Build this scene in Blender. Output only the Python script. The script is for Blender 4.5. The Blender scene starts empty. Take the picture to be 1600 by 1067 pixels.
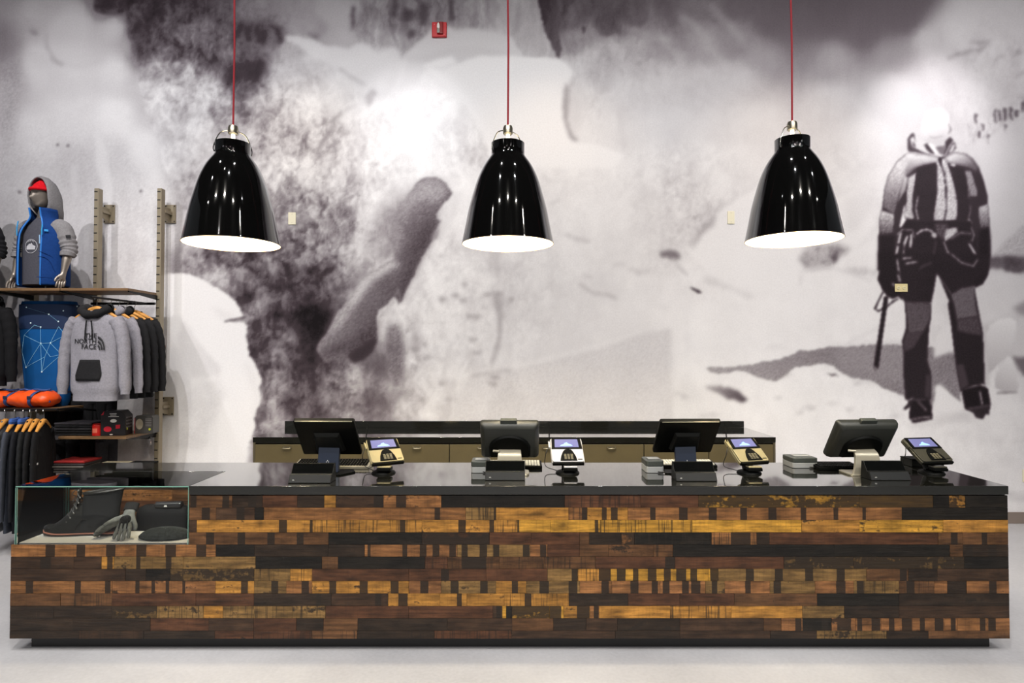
import bpy, bmesh, math, random
import numpy as np
from mathutils import Vector, Matrix
C = bpy.context.scene.collection
sc = bpy.context.scene
R = math.radians
rnd = random.Random(11)
# ------------------------------------------------------------------ camera
F_PX, EYE, VPX, VPY = 950.0, 1.742, 805.0, 553.0
TILT = math.atan((VPY-533.5)/F_PX); CT, ST = math.cos(TILT), math.sin(TILT)
cam = bpy.data.cameras.new('camera'); cam.sensor_width = 36; cam.lens = F_PX/1600*36
cam.shift_x = -(VPX-800)/1600; cam.clip_end = 60
camo = bpy.data.objects.new('camera', cam); C.objects.link(camo)
camo.location = (0, 0, EYE); camo.rotation_euler = (R(90)+TILT, 0, 0)
sc.camera = camo
sc.view_settings.view_transform = 'Standard'; sc.view_settings.look = 'None'
sc.view_settings.gamma = 1; sc.view_settings.exposure = 0.0
try: sc.view_settings.use_curve_mapping = False
except Exception: pass
# ------------------------------------------------------------------ light
w = bpy.data.worlds.new('World'); sc.world = w; w.use_nodes = True
w.node_tree.nodes['Background'].inputs[0].default_value = (.80, .84, .90, 1)
w.node_tree.nodes['Background'].inputs[1].default_value = 0.10
def spot(x, y, z, tx, ty, tz, watts, size=90, blend=1.0, col=(1, .96, .92), rad=.045):
    l = bpy.data.lights.new('ceiling_spot', 'SPOT'); l.energy = watts; l.spot_size = R(size); l.spot_blend = blend
    l.color = col; l.shadow_soft_size = rad
    o = bpy.data.objects.new('ceiling_spot', l); C.objects.link(o); o.location = (x, y, z)
    o.rotation_euler = (Vector((tx, ty, tz))-Vector((x, y, z))).to_track_quat('-Z', 'Y').to_euler()
    return o
# track spots washing the printed wall: x, watts, height aimed at, colour
for x, wt, tz, cl in ((-5.4, 310, 2.9, (1, .965, .97)), (-3.2, 345, 3.0, (1, .98, .99)), (-1.0, 290, 3.0, (1, .985, .98)), (1.1, 310, 2.9, (1, .975, .95)), (3.2, 330, 3.1, (1, .965, .955)), (5.4, 300, 3.2, (1, .955, .955))):
    spot(x, 2.7, 5.85, x, 6.3, tz, wt, 96, 1.0, cl)
# two narrow spots with a visible pool on the wall
spot(-1.1, 4.4, 5.8, -1.1, 6.3, 3.82, 150, 40, 1.0, (1, .985, .98)); spot(4.32, 4.4, 5.8, 4.34, 6.3, 4.0, 230, 40, 1.0, (1, .96, .96))
# shop spots on the customers' side, aimed at the counter and the floor before it
for x in (-5.2, -3.4, -1.7, 0, 1.7, 3.4, 5.2):
    spot(x, .3, 5.6, x*.9, 3.5, .6, 300, 80, 1.0, (1, .94, .86))
for x in (-4.4, -1.4, 1.2, 4.2):
    spot(x, 1.6, 5.6, x, 2.7, 0, 215, 95, 1.0, (.97, .98, 1))
for x, y in ((-6.5, -2), (-4, -3), (-2.4, -1.6), (-.8, -3.2), (.9, -1.8), (2.6, -3), (4.4, -1.5), (6.4, -2.4), (-3.2, -5), (0.2, -5.2), (3.3, -5), (-1.6, -7), (1.7, -7.2)):
    spot(x, y, 5.6, x*.8, y+2.5, 0, 160, 100, 1.0, (1, .96, .92), .05)
# staff side of the counter and the clothes rack
for x in (-2.2, 0.4, 2.8): spot(x, 4.9, 5.7, x, 6.3, .8, 85, 80, 1.0, (1, .74, .46))
spot(-2.2, 1.9, 5.6, -2.42, 3.72, .6, 330, 34, 1.0, (1, .96, .9))  # front spot added to brighten the inside of the glass case
spot(-2.6, 3.0, 5.6, -4.2, 5.75, 1.7, 330, 50, .9, (1, .95, .9))
# ------------------------------------------------------------------ helpers
def P(x, y, D):
    """point of the place at depth D that the photograph shows at pixel x, y"""
    cx, cy = (x-VPX)/F_PX, (533.5-y)/F_PX
    dy = CT-cy*ST; dz = ST+cy*CT
    return Vector((cx*D/dy, D, EYE+dz*D/dy))
def X(x, D): return P(x, 553, D).x
def Zy(y, D): return P(800, y, D).z
def lin(c):
    return tuple(((v/255+.055)/1.055)**2.4 if v > 10 else v/255/12.92 for v in c)
MATS = {}
def mat(name, col, rough=.5, metal=0, noise=0, nscale=20, bump=0, bscale=60, stretch=(1, 1, 1), emit=0, coat=0, spec=.5):
    if name in MATS: return MATS[name]
    m = bpy.data.materials.new(name); m.use_nodes = True; MATS[name] = m
    n, l = m.node_tree.nodes, m.node_tree.links; b = n['Principled BSDF']
    c = lin(col)+(1,)
    b.inputs['Base Color'].default_value = c; b.inputs['Roughness'].default_value = rough; b.inputs['Metallic'].default_value = metal
    b.inputs['Specular IOR Level'].default_value = spec
    if coat: b.inputs['Coat Weight'].default_value = coat; b.inputs['Coat Roughness'].default_value = .03
    if emit: b.inputs['Emission Color'].default_value = c; b.inputs['Emission Strength'].default_value = emit
    if noise or bump:
        tc = n.new('ShaderNodeTexCoord'); mp = n.new('ShaderNodeMapping'); mp.inputs['Scale'].default_value = stretch
        l.new(tc.outputs['Object'], mp.inputs['Vector'])
    if noise:
        t = n.new('ShaderNodeTexNoise'); t.inputs['Scale'].default_value = nscale; t.inputs['Detail'].default_value = 5
        l.new(mp.outputs['Vector'], t.inputs['Vector'])
        mx = n.new('ShaderNodeMix'); mx.data_type = 'RGBA'; mx.blend_type = 'MULTIPLY'; mx.inputs['Factor'].default_value = 1
        rp = n.new('ShaderNodeMapRange'); rp.inputs['From Min'].default_value = .3; rp.inputs['From Max'].default_value = .7
        rp.inputs['To Min'].default_value = 1-noise; rp.inputs['To Max'].default_value = 1+noise
        l.new(t.outputs['Fac'], rp.inputs['Value']); mx.inputs[6].default_value = c; l.new(rp.outputs[0], mx.inputs[7]); l.new(mx.outputs[2], b.inputs['Base Color'])
    if bump:
        t = n.new('ShaderNodeTexNoise'); t.inputs['Scale'].default_value = bscale; t.inputs['Detail'].default_value = 3
        l.new(mp.outputs['Vector'], t.inputs['Vector'])
        bp = n.new('ShaderNodeBump'); bp.inputs['Strength'].default_value = bump; bp.inputs['Distance'].default_value = .01
        l.new(t.outputs['Fac'], bp.inputs['Height']); l.new(bp.outputs['Normal'], b.inputs['Normal'])
    return m
class MB:
    """collects verts and faces for ONE mesh"""
    def __init__(s): s.v = []; s.f = []; s.M = Matrix()
    def add(s, v, f):
        k = len(s.v); s.v += [tuple(s.M @ Vector(p)) for p in v]; s.f += [tuple(i+k for i in q) for q in f]; return s
    def box(s, x0, x1, y0, y1, z0, z1):
        return s.add([(x0,y0,z0),(x1,y0,z0),(x1,y1,z0),(x0,y1,z0),(x0,y0,z1),(x1,y0,z1),(x1,y1,z1),(x0,y1,z1)],
                     [(0,3,2,1),(4,5,6,7),(0,1,5,4),(1,2,6,5),(2,3,7,6),(3,0,4,7)])
    def hexa(s, b, t):
        """eight corners: bottom four and top four, both counter-clockwise from above"""
        return s.add(list(b)+list(t), [(3,2,1,0),(4,5,6,7),(0,1,5,4),(1,2,6,5),(2,3,7,6),(3,0,4,7)])
    def loft(s, rings, cap=True, close=True):
        n = len(rings[0]); v = [p for r in rings for p in r]; f = []
        for i in range(len(rings)-1):
            for j in range(n if close else n-1):
                a, b = i*n+j, i*n+(j+1) % n
                f.append((a, b, b+n, a+n))
        if cap and close: f += [tuple(range(n-1, -1, -1)), tuple(range((len(rings)-1)*n, len(rings)*n))]
        return s.add(v, f)
    def lathe(s, prof, n=32, c=(0, 0, 0), cap=False):
        return s.loft([[(c[0]+r*math.cos(2*math.pi*j/n), c[1]+r*math.sin(2*math.pi*j/n), c[2]+z) for j in range(n)] for r, z in prof], cap)
    def tube(s, pts, r, n=8, cap=True):
        pts = [Vector(p) for p in pts]; rr = r if isinstance(r, (list, tuple)) else [r]*len(pts)
        rings = []; N = None
        for i, p in enumerate(pts):
            t = (pts[min(i+1, len(pts)-1)]-pts[max(i-1, 0)]).normalized()
            if N is None: N = t.orthogonal().normalized()
            N = (N-t*N.dot(t)).normalized(); B = t.cross(N)
            rings.append([tuple(p+(N*math.cos(2*math.pi*j/n)+B*math.sin(2*math.pi*j/n))*rr[i]) for j in range(n)])
        return s.loft(rings, cap)
    def prism(s, poly, axis, a, b):
        """outline in two axes, extruded along the third ('x': outline y,z; 'y': outline x,z; 'z': outline x,y)"""
        k = {'x': lambda p, t: (t, p[0], p[1]), 'y': lambda p, t: (p[0], t, p[1]), 'z': lambda p, t: (p[0], p[1], t)}[axis]
        return s.loft([[k(p, a) for p in poly], [k(p, b) for p in poly]])
    def sphere(s, c, r, n=16, m=10):
        r = r if isinstance(r, (tuple, list)) else (r, r, r)
        return s.loft([[(c[0]+r[0]*math.sin(math.pi*i/m)*math.cos(2*math.pi*j/n), c[1]+r[1]*math.sin(math.pi*i/m)*math.sin(2*math.pi*j/n), c[2]-r[2]*math.cos(math.pi*i/m)) for j in range(n)] for i in [.02]+list(range(1, m))+[m-.02]])
    def build(s, name, m, parent=None, bevel=0, smooth=True, sub=0, solid=0, seg=2, angle=40):
        me = bpy.data.meshes.new(name); me.from_pydata(s.v, [], s.f); me.update()
        bm = bmesh.new(); bm.from_mesh(me); bmesh.ops.recalc_face_normals(bm, faces=bm.faces[:]); bm.to_mesh(me); bm.free()
        if m: me.materials.append(m)
        if smooth:
            me.shade_smooth()
            if not sub: me.set_sharp_from_angle(angle=R(angle))
        o = bpy.data.objects.new(name, me); C.objects.link(o)
        if parent: o.parent = parent
        if solid: md = o.modifiers.new('thick', 'SOLIDIFY'); md.thickness = solid; md.offset = 0
        if bevel: md = o.modifiers.new('edge', 'BEVEL'); md.width = bevel; md.segments = seg; md.limit_method = 'ANGLE'; md.harden_normals = True
        if sub: md = o.modifiers.new('soft', 'SUBSURF'); md.levels = sub; md.render_levels = sub
        return o
def box(name, m, parent, x0, x1, y0, y1, z0, z1, bevel=0):
    return MB().box(x0, x1, y0, y1, z0, z1).build(name, m, parent, bevel)
def tag(o, label, cat, group=None):
    o['label'] = label; o['category'] = cat
    if group: o['group'] = group
    return o
def thing(name, label, cat, loc=(0, 0, 0), rz=0, group=None):
    o = bpy.data.objects.new(name, None); C.objects.link(o); o.location = loc; o.rotation_euler = (0, 0, rz); o.empty_display_size = .1
    return tag(o, label, cat, group)
def struct(o): o['kind'] = 'structure'; return o
def kids(o): return [c for c in C.objects if c.parent == o]
def copy_tree(o, parent=None):
    c = o.copy(); C.objects.link(c)
    if parent: c.parent = parent
    for ch in list(o.children): copy_tree(ch, c)
    return c
def ell(cx, cy, z, a, b, n=24, p=2.0, a0=0, a1=None):
    """superellipse ring (open when a1 given)"""
    out = []
    for j in range(n):
        t = 2*math.pi*j/n if a1 is None else a0+(a1-a0)*j/(n-1)
        co, si = math.cos(t), math.sin(t)
        out.append((cx+a*math.copysign(abs(co)**(2/p), co), cy+b*math.copysign(abs(si)**(2/p), si), z))
    return out
def spline(pts, n=6):
    out = []; pts = [Vector(p) for p in pts]
    for i in range(len(pts)-1):
        p0, p1, p2, p3 = pts[max(i-1, 0)], pts[i], pts[i+1], pts[min(i+2, len(pts)-1)]
        for k in range(n):
            t = k/n
            out.append(.5*((2*p1)+(p2-p0)*t+(2*p0-5*p1+4*p2-p3)*t*t+(3*p1-p0-3*p2+p3)*t**3))
    return out+[pts[-1]]
def text_mesh(txt, size, extrude=.0012, align='CENTER', space=1.0, fn=None):
    cu = bpy.data.curves.new('lettering', 'FONT'); cu.body = txt; cu.size = size; cu.extrude = extrude; cu.align_x = align; cu.space_line = space; cu.resolution_u = 3
    o = bpy.data.objects.new('lettering_tmp', cu); C.objects.link(o)
    bpy.context.view_layer.update()
    dg = bpy.context.evaluated_depsgraph_get(); me = bpy.data.meshes.new_from_object(o.evaluated_get(dg))
    bpy.data.objects.remove(o); bpy.data.curves.remove(cu)
    mb = MB(); mb.v = [fn(*v.co) if fn else tuple(v.co) for v in me.vertices]; mb.f = [tuple(p.vertices) for p in me.polygons]
    bpy.data.meshes.remove(me)
    return mb
# ---- mural painter: a printed black-and-white photograph, painted as tone values (0..255) ----
MX0, MX1, MY0, MY1, MQ = -420.0, 2020.0, -260.0, 835.0, 1.25
def paint_mural():
    rs = np.random.RandomState(7)
    xs = np.arange(MX0, MX1, MQ, dtype=np.float32); ys = np.arange(MY0, MY1, MQ, dtype=np.float32)
    W, H = len(xs), len(ys)
    XX, YY = np.meshgrid(xs, ys)
    perm = rs.permutation(512)
    ga = rs.rand(512).astype(np.float32)*6.2831853
    gx, gy = np.cos(ga), np.sin(ga)
    def perlin(x, y):
        xi = np.floor(x).astype(np.int32); yi = np.floor(y).astype(np.int32)
        xf = x-xi; yf = y-yi
        u = xf*xf*xf*(xf*(xf*6-15)+10); v = yf*yf*yf*(yf*(yf*6-15)+10)
        def g(ix, iy, dx, dy):
            h = perm[(ix+perm[iy & 511]) & 511]
            return gx[h]*dx+gy[h]*dy
        a = g(xi, yi, xf, yf); b = g(xi+1, yi, xf-1, yf)
        c = g(xi, yi+1, xf, yf-1); d = g(xi+1, yi+1, xf-1, yf-1)
        return ((a+(b-a)*u)*(1-v)+(c+(d-c)*u)*v)*1.5
    def fbm(x, y, n=4, gain=.55, f=lambda t: t):
        s = 0; a = 1; tot = 0
        for i in range(n):
            s = s+a*f(perlin(x*2**i+17.3*i, y*2**i+9.1*i)); tot += a; a *= gain
        return s/tot
    def blur(m, r):
        k = max(1, int(round(r/MQ)))
        for _ in range(2):
            for ax in (0, 1):
                c = np.cumsum(np.pad(m, [(k+1, k) if a == ax else (0, 0) for a in (0, 1)], mode='edge'), axis=ax, dtype=np.float64)
                n = m.shape[ax]
                m = ((np.take(c, np.arange(2*k+1, 2*k+1+n), ax)-np.take(c, np.arange(0, n), ax))/(2*k+1)).astype(np.float32)
        return m
    wx = fbm(XX/30, YY/30, 3); wy = fbm(XX/30+50, YY/30+80, 3)
    fx = fbm(XX/7+9, YY/7, 2); fy = fbm(XX/7+90, YY/7+30, 2)
    # cauliflower lumps: rounded cells with dark gaps, in three sizes, over broad blotches
    px_, py_ = XX+wx*7+fx*1.5, YY+wy*8+fy*1.5
    def cells(x, y, k):
        xi = np.floor(x).astype(np.int32); yi = np.floor(y).astype(np.int32); d = np.full(x.shape, 9.0, np.float32)
        for ox in (-1, 0, 1):
            for oy in (-1, 0, 1):
                h = perm[(xi+ox+k+perm[(yi+oy) & 511]) & 511]
                d = np.minimum(d, (xi+ox+.5+.45*gx[h]-x)**2+(yi+oy+.5+.45*gy[h]-y)**2)
        return 1-1.5*d
    puff = .55*cells(px_/24, py_/30, 3)+.30*cells(px_/11+7, py_/13, 91)+.20*cells(px_/5.2, py_/6.4+3, 200)
    shade = blur(np.roll(puff, -2, 0)-np.roll(puff, 2, 0)+.5*(np.roll(puff, -2, 1)-np.roll(puff, 2, 1)), 1)
    br = fbm(px_/42, py_/60, 4, .6)*1.6
    fi = fbm(px_/9, py_/13, 4, .7)*1.6
    lump = .95*br+1.0*(puff-.42)+shade*.5+.5*fi
    lump = np.clip(lump, -1.5, 1.5); lump = lump*(1-.12*lump*lump)
    streak = fbm((XX+wx*10)/11, (YY+wy*6)/75, 4, .6)*1.5
    mott = fbm((XX+wx*12)/48, (YY+wy*8)/36, 5, .55)*1.4
    grain = (rs.rand(H, W).astype(np.float32)-.5)
    grain = (grain+np.roll(grain, 1, 1)+np.roll(grain, 1, 0))*.8
    # base tone, lump amount and streak amount from control points
    P = np.array([
     # x, y, tone, lump, streak
     (-400,0,150,6,6),(-400,400,170,8,10),(-400,800,180,6,6),(-150,200,165,8,6),(-150,600,190,8,10),
     (0,0,168,4,0),(0,70,150,8,0),(0,150,192,10,0),(5,110,170,10,0),(0,250,204,6,0),(0,330,200,5,4),(0,430,196,5,6),(0,600,190,4,4),
     (60,20,188,4,0),(60,100,214,4,0),(60,200,220,5,0),(60,300,214,5,3),(60,400,206,5,6),(60,600,190,5,4),
     (120,30,200,2,0),(120,100,218,2,0),(120,190,226,2,0),(120,260,205,4,0),(120,330,212,4,8),(120,420,208,4,12),
     (180,40,205,1,0),(180,110,226,1,0),(180,180,236,1,0),(180,250,215,3,4),(180,330,216,4,9),(180,420,210,4,12),
     (230,230,235,1,0),(240,300,226,2,6),(250,370,225,3,10),(240,420,225,3,8),
     (170,8,62,22,10),(200,15,70,28,10),(250,10,62,26,14),(300,15,72,30,14),(345,10,90,26,12),(215,45,78,26,8),(260,45,92,30,20),(310,50,110,34,20),
     (225,80,84,22,10),(270,80,110,38,20),(320,80,110,36,20),(355,60,105,30,10),(240,105,165,36,6),(290,110,165,40,6),(345,100,120,36,10),
     (230,135,205,24,0),(270,150,190,34,4),(320,140,190,36,6),(365,110,75,22,4),(400,105,84,22,4),(380,135,120,30,6),
     (260,190,208,24,0),(310,190,205,26,2),(355,170,150,36,8),(400,160,165,36,8),(270,240,215,20,0),(320,240,205,22,0),(300,290,170,34,0),(280,270,205,24,0),
     (395,20,150,10,0),(440,15,160,6,0),(500,15,168,4,0),(540,20,182,3,3),(375,45,100,22,8),(410,50,90,24,8),(435,55,110,20,6),(465,45,165,6,0),(500,50,172,6,0),(540,55,190,4,0),
     (450,75,190,10,0),(490,90,210,10,0),(440,110,190,16,0),(480,130,206,14,0),(430,150,192,30,6),(480,165,205,24,2),(440,190,180,34,8),(420,210,180,36,8),(480,190,190,36,4),(460,230,185,42,4),(410,245,165,42,6),(440,260,180,44,4),
     (500,210,190,34,4),(520,160,218,10,0),(550,120,224,4,0),(580,100,224,4,0),(540,190,200,26,4),(530,230,200,30,6),(500,250,190,36,6),
     (560,40,150,10,24),(590,20,150,10,26),(590,60,170,8,24),(620,30,140,10,24),(650,15,130,16,24),(650,55,150,12,24),(680,20,140,14,24),(720,15,150,12,26),(760,20,170,8,20),(740,35,160,10,22),(640,75,170,8,20),
     (600,100,222,4,0),(650,110,228,4,0),(700,70,208,0,0),(740,70,210,0,0),(700,110,228,1,0),(760,80,212,0,0),
     (600,150,226,8,0),(650,160,228,8,0),(700,170,230,8,0),(720,210,215,12,12),(735,180,215,10,12),(700,240,222,14,8),(730,240,205,18,14),
     (560,200,220,14,2),(600,220,228,8,0),(640,220,232,4,0),(660,260,232,8,0),(580,260,215,22,8),(610,300,222,14,8),(640,300,224,8,0),
     (800,60,190,6,14),(800,110,226,0,0),(830,40,186,6,14),(850,150,236,0,0),(800,180,236,1,0),(860,220,232,2,0),(780,150,230,4,2),(760,170,222,8,4),
     (865,20,90,14,14),(890,30,120,10,18),(905,60,150,8,14),(930,15,112,10,16),(955,30,110,12,14),(985,20,120,10,10),(1010,30,138,8,6),(1040,10,125,6,4),(1050,40,140,8,2),(1100,15,138,4,2),(1150,10,125,4,0),
     (900,110,196,8,10),(930,90,190,8,8),(960,80,180,10,4),(1000,80,176,10,4),(1040,70,160,8,3),(1100,70,165,5,0),(1150,60,150,4,0),(1200,30,126,4,2),(1250,30,126,4,2),(1200,80,165,3,2),
     (920,160,212,8,8),(960,150,208,6,4),(1000,150,205,4,3),(1050,130,198,4,0),(1100,130,196,4,0),(1150,130,196,4,0),
     (920,210,220,4,4),(960,210,220,3,0),(1000,210,218,2,0),(1060,200,212,2,0),(1120,200,210,3,0),(1180,200,212,2,0),
     (900,260,230,4,0),(960,260,228,4,0),(1020,260,222,8,0),(1060,260,212,12,0),(1100,250,220,8,0),(1160,250,220,3,0),
     (900,330,226,4,0),(960,330,224,3,0),(1020,320,216,8,0),(1060,310,208,14,0),(1090,330,195,20,0),(1060,360,206,12,0),(1020,390,215,8,0),(1130,280,222,6,0),
     (920,400,222,3,0),(980,400,220,2,0),(1000,450,224,2,0),(920,460,216,4,0),(860,330,224,5,0),(880,280,222,6,0),(850,400,220,6,0),(850,460,214,6,2),
     (1100,440,226,6,0),(1150,420,232,3,0),(1200,420,230,3,0),(1250,440,234,1,0),(1300,450,236,1,0),(1340,420,232,3,0),(1200,480,234,1,0),(1100,500,234,1,0),(1050,480,228,1,0),(1300,510,232,2,0),
     (1100,560,232,2,0),(1200,540,232,2,0),(1080,640,228,2,0),(1200,640,232,3,0),(1300,640,234,3,0),(1250,690,234,2,0),(1400,680,232,5,0),(1500,700,226,6,0),(1580,690,220,6,0),(1580,760,224,4,0),(1500,760,226,4,0),(1400,760,226,3,0),
     (1250,80,148,2,3),(1300,100,172,2,3),(1350,50,128,3,0),(1420,30,130,3,0),(1300,20,118,3,0),(1400,80,168,2,0),(1450,60,200,3,0),(1500,40,212,3,0),(1580,30,208,4,0),
     (1300,160,206,2,4),(1400,150,210,1,0),(1480,110,200,3,0),(1540,90,206,8,0),(1590,90,200,10,0),(1540,140,206,6,0),(1590,140,198,6,0),
     (1350,220,220,2,0),(1350,300,222,4,0),(1330,250,215,6,0),(1580,200,200,4,0),(1570,260,208,2,0),(1570,330,205,3,0),(1590,380,190,4,0),
     (1570,460,212,3,0),(1590,520,200,6,0),(1560,640,224,3,0),(1520,620,222,3,0),
     (1700,100,170,8,0),(1700,300,190,8,0),(1750,520,200,8,0),(1750,700,215,5,0),(2000,100,170,10,0),(2000,400,185,10,0),(2000,700,205,5,0),
     # centre-left dark ice
     (300,380,180,20,0),(300,405,128,40,2),(330,410,125,42,4),(370,405,125,42,4),(400,405,115,40,4),(290,420,140,34,0),(340,435,165,34,0),(375,440,135,38,2),
     (430,330,150,40,2),(450,300,170,42,2),(480,320,165,44,3),(440,370,150,44,2),(420,400,150,42,4),(480,370,140,44,3),(510,330,150,44,8),(540,300,165,38,14),(545,340,150,38,14),(530,380,145,42,8),(560,330,200,26,8),(575,360,190,30,4),(555,390,195,26,2),
     (420,275,190,34,0),(430,290,185,36,0),(500,280,188,34,6),(550,270,170,28,18),(570,270,205,20,14),(590,330,222,14,2),(600,370,215,16,0),
     (470,400,122,42,4),(500,410,110,42,4),(520,420,118,38,3),(545,420,160,34,2),(570,400,205,22,0),(590,395,215,16,0),
     (385,460,95,26,4),(400,440,130,36,4),(402,480,150,28,6),(400,520,120,34,8),(395,540,100,30,4),(430,450,100,34,4),(430,480,108,34,4),(470,430,95,34,6),(500,450,115,36,4),(520,455,120,36,2),(465,470,110,34,4),(540,450,140,30,0),
     (475,490,62,16,2),(505,490,64,14,2),(490,510,56,14,3),(515,475,90,24,2),(460,500,80,22,2),(430,520,118,38,10),(455,535,118,34,6),(480,525,72,18,6),(485,550,84,22,8),(500,560,92,22,4),(440,555,118,38,8),
     (410,560,120,36,8),(415,600,125,34,8),(430,590,160,30,12),(428,630,165,30,12),(450,590,100,30,10),(447,630,84,24,10),(465,600,112,34,10),(470,640,110,32,10),(497,600,92,24,6),(495,640,88,22,8),(410,640,105,36,4),(405,665,150,36,4),(425,665,155,34,4),(470,670,110,30,6),
     (520,600,150,38,6),(550,595,150,36,6),(530,640,158,38,4),(560,640,150,34,6),(510,620,135,34,4),(575,600,125,26,10),(590,620,118,12,12),(595,570,110,10,8),(600,650,130,16,10),(585,660,128,20,6),
     (600,520,195,14,6),(600,490,205,16,2),(640,480,218,14,2),(615,545,140,14,12),(620,580,145,16,12),(612,610,170,16,8),(640,530,200,22,8),(650,560,196,24,6),(660,600,206,16,4),(630,640,200,18,6),(690,640,212,9,6),(690,580,219,9,4),(670,520,222,10,2),(700,540,222,10,2),
     (680,440,222,11,2),(720,430,217,13,4),(740,470,213,13,4),(720,500,215,13,4),(760,420,216,10,6),(800,420,212,10,4),(800,470,206,10,6),(820,510,208,10,2),(760,540,214,8,6),(800,560,216,6,0),(730,570,212,10,2),(760,620,210,8,4),(740,650,210,7,2),
     (700,400,218,14,2),(700,340,222,10,0),(720,290,226,8,2),(870,560,216,2,0),(920,510,216,3,0),(980,510,220,1,0),(900,620,208,1,0),(1000,590,210,1,0),(850,650,206,3,0),
     (300,460,240,0,0),(330,560,236,2,0),(330,650,232,4,0),(270,600,228,4,2),(270,700,226,4,2),(350,700,228,4,0),
     (500,760,190,5,0),(900,760,200,4,0),(1200,760,215,4,0)], dtype=np.float32)
    st = 8
    cx = np.arange(MX0, MX1+st*MQ*2, st*MQ); cy = np.arange(MY0, MY1+st*MQ*2, st*MQ)
    CX, CY = np.meshgrid(cx, cy)
    num = np.zeros(CX.shape+(3,)); den = np.zeros(CX.shape)
    for p in P:
        w = 1.0/((CX-p[0])**2+(CY-p[1])**2+60.0)**2
        den += w; num += w[..., None]*p[2:5]
    F = num/den[..., None]
    def up(f):
        iy = (np.arange(H)/st); ix = (np.arange(W)/st)
        y0 = iy.astype(int); x0 = ix.astype(int); fy_ = (iy-y0)[:, None]; fx_ = (ix-x0)[None]
        a = f[y0][:, x0]; b = f[y0][:, x0+1]; c = f[y0+1][:, x0]; d = f[y0+1][:, x0+1]
        return ((a*(1-fx_)+b*fx_)*(1-fy_)+(c*(1-fx_)+d*fx_)*fy_).astype(np.float32)
    C = up(F[..., 0])+lump*up(F[..., 1])*1.55+streak*up(F[..., 2])+mott*2.5
    C -= 26*np.exp(-((XX-440)/105)**2-((YY-490)/170)**2)*np.clip(1.15-C/240, 0, 1)*1.6
    def mask(poly, feather=1.0, rough=0.0, fine=0.0):
        p = np.array(poly, float); pad = feather*3+rough+fine+4
        x0 = max(0, int((p[:, 0].min()-pad-MX0)/MQ)); x1 = min(W, int((p[:, 0].max()+pad-MX0)/MQ)+2)
        y0 = max(0, int((p[:, 1].min()-pad-MY0)/MQ)); y1 = min(H, int((p[:, 1].max()+pad-MY0)/MQ)+2)
        sl = (slice(y0, y1), slice(x0, x1))
        qx = XX[sl]+wx[sl]*rough+fx[sl]*fine; qy = YY[sl]+wy[sl]*rough+fy[sl]*fine
        ins = np.zeros(qx.shape, bool)
        for (ax, ay), (bx, by) in zip(p, np.roll(p, -1, 0)):
            if ay == by: continue
            ins ^= ((qy < ay) != (qy < by)) & (qx < (bx-ax)*(qy-ay)/(by-ay)+ax)
        m = ins.astype(np.float32)
        if feather > 0: m = blur(m, feather)
        return sl, m
    def fill(poly, tone, feather=1.2, rough=0, fine=0, op=1.0, lum=0, stk=0, mot=0, grn=0, grad=None):
        """tone, or grad=(x0,y0,t0,x1,y1,t1) for a printed tone ramp"""
        sl, m = mask(poly, feather, rough, fine)
        if grad:
            gx0, gy0, t0, gx1, gy1, t1 = grad
            d = ((XX[sl]-gx0)*(gx1-gx0)+(YY[sl]-gy0)*(gy1-gy0))/((gx1-gx0)**2+(gy1-gy0)**2)
            t = t0+(t1-t0)*np.clip(d, 0, 1)
        else: t = tone
        t = t+lump[sl]*lum+streak[sl]*stk+mott[sl]*mot+grain[sl]*grn
        C[sl] += (t-C[sl])*m*op
    def line(pts, w, tone, feather=1.0, op=1.0, rough=0, fine=0):
        for (ax, ay), (bx, by) in zip(pts[:-1], pts[1:]):
            L = max(1e-6, ((bx-ax)**2+(by-ay)**2)**.5); nx, ny = -(by-ay)/L*w/2, (bx-ax)/L*w/2
            ex, ey = (bx-ax)/L*w*.3, (by-ay)/L*w*.3
            fill([(ax+nx-ex, ay+ny-ey), (bx+nx+ex, by+ny+ey), (bx-nx+ex, by-ny+ey), (ax-nx-ex, ay-ny-ey)], tone, feather, rough, fine, op)
    # --- left snow mass and its hard edge against the dark ice
    A = [(-430,-270),(140,-270),(146,0),(146,16),(160,23),(172,25),(186,38),(196,50),(202,66),(204,80),(201,98),(214,101),(220,112),(216,130),(222,160),(232,185),(243,215),(250,240),(258,265),(272,290),(285,318),(282,420),(258,434),(258,850),(-430,850)]
    sl, m = mask(A, 1.2, 3, 1)
    F0 = up(F[..., 0])[sl]
    base = np.clip(F0, 150, 240)+mott[sl]*7+streak[sl]*up(F[..., 2])[sl]*.8+grain[sl]*10*np.clip((YY[sl]-150)/100, .1, 1)
    C[sl] += (base-C[sl])*m
    fill([(72,60),(78,88),(100,104),(128,100),(150,95),(175,88),(200,97),(204,75),(190,40),(120,20),(80,30)], 208, 6, 6, op=.55)
    line([(26,10),(42,30),(55,48),(52,52)], 5, 178, 3, .5, 6, 2); line([(72,55),(74,75),(82,92),(96,102)], 5, 176, 3, .6, 4, 2); line([(96,102),(130,104),(160,92)], 3, 200, 2, .6, 4)
    fill([(44,45),(58,50),(58,55),(48,54)], 150, 2, 3, 2, .8); fill([(85,92),(100,98),(98,103),(84,97)], 170, 2, 3, 2, .7)
    fill([(0,15),(10,40),(6,70),(12,95),(0,110)], 130, 6, 8, 3, .6)
    fill([(0,85),(30,95),(34,130),(20,210),(8,250),(0,250)], 172, 10, 12, 4, .6, grn=24)
    fill([(150,200),(168,235),(176,300),(172,345),(160,300),(150,255)], 232, 3, 4, 2, .8); fill([(155,160),(240,220),(255,262),(262,320),(232,280),(190,210)], 240, 8, 6, 2, .7)
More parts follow.
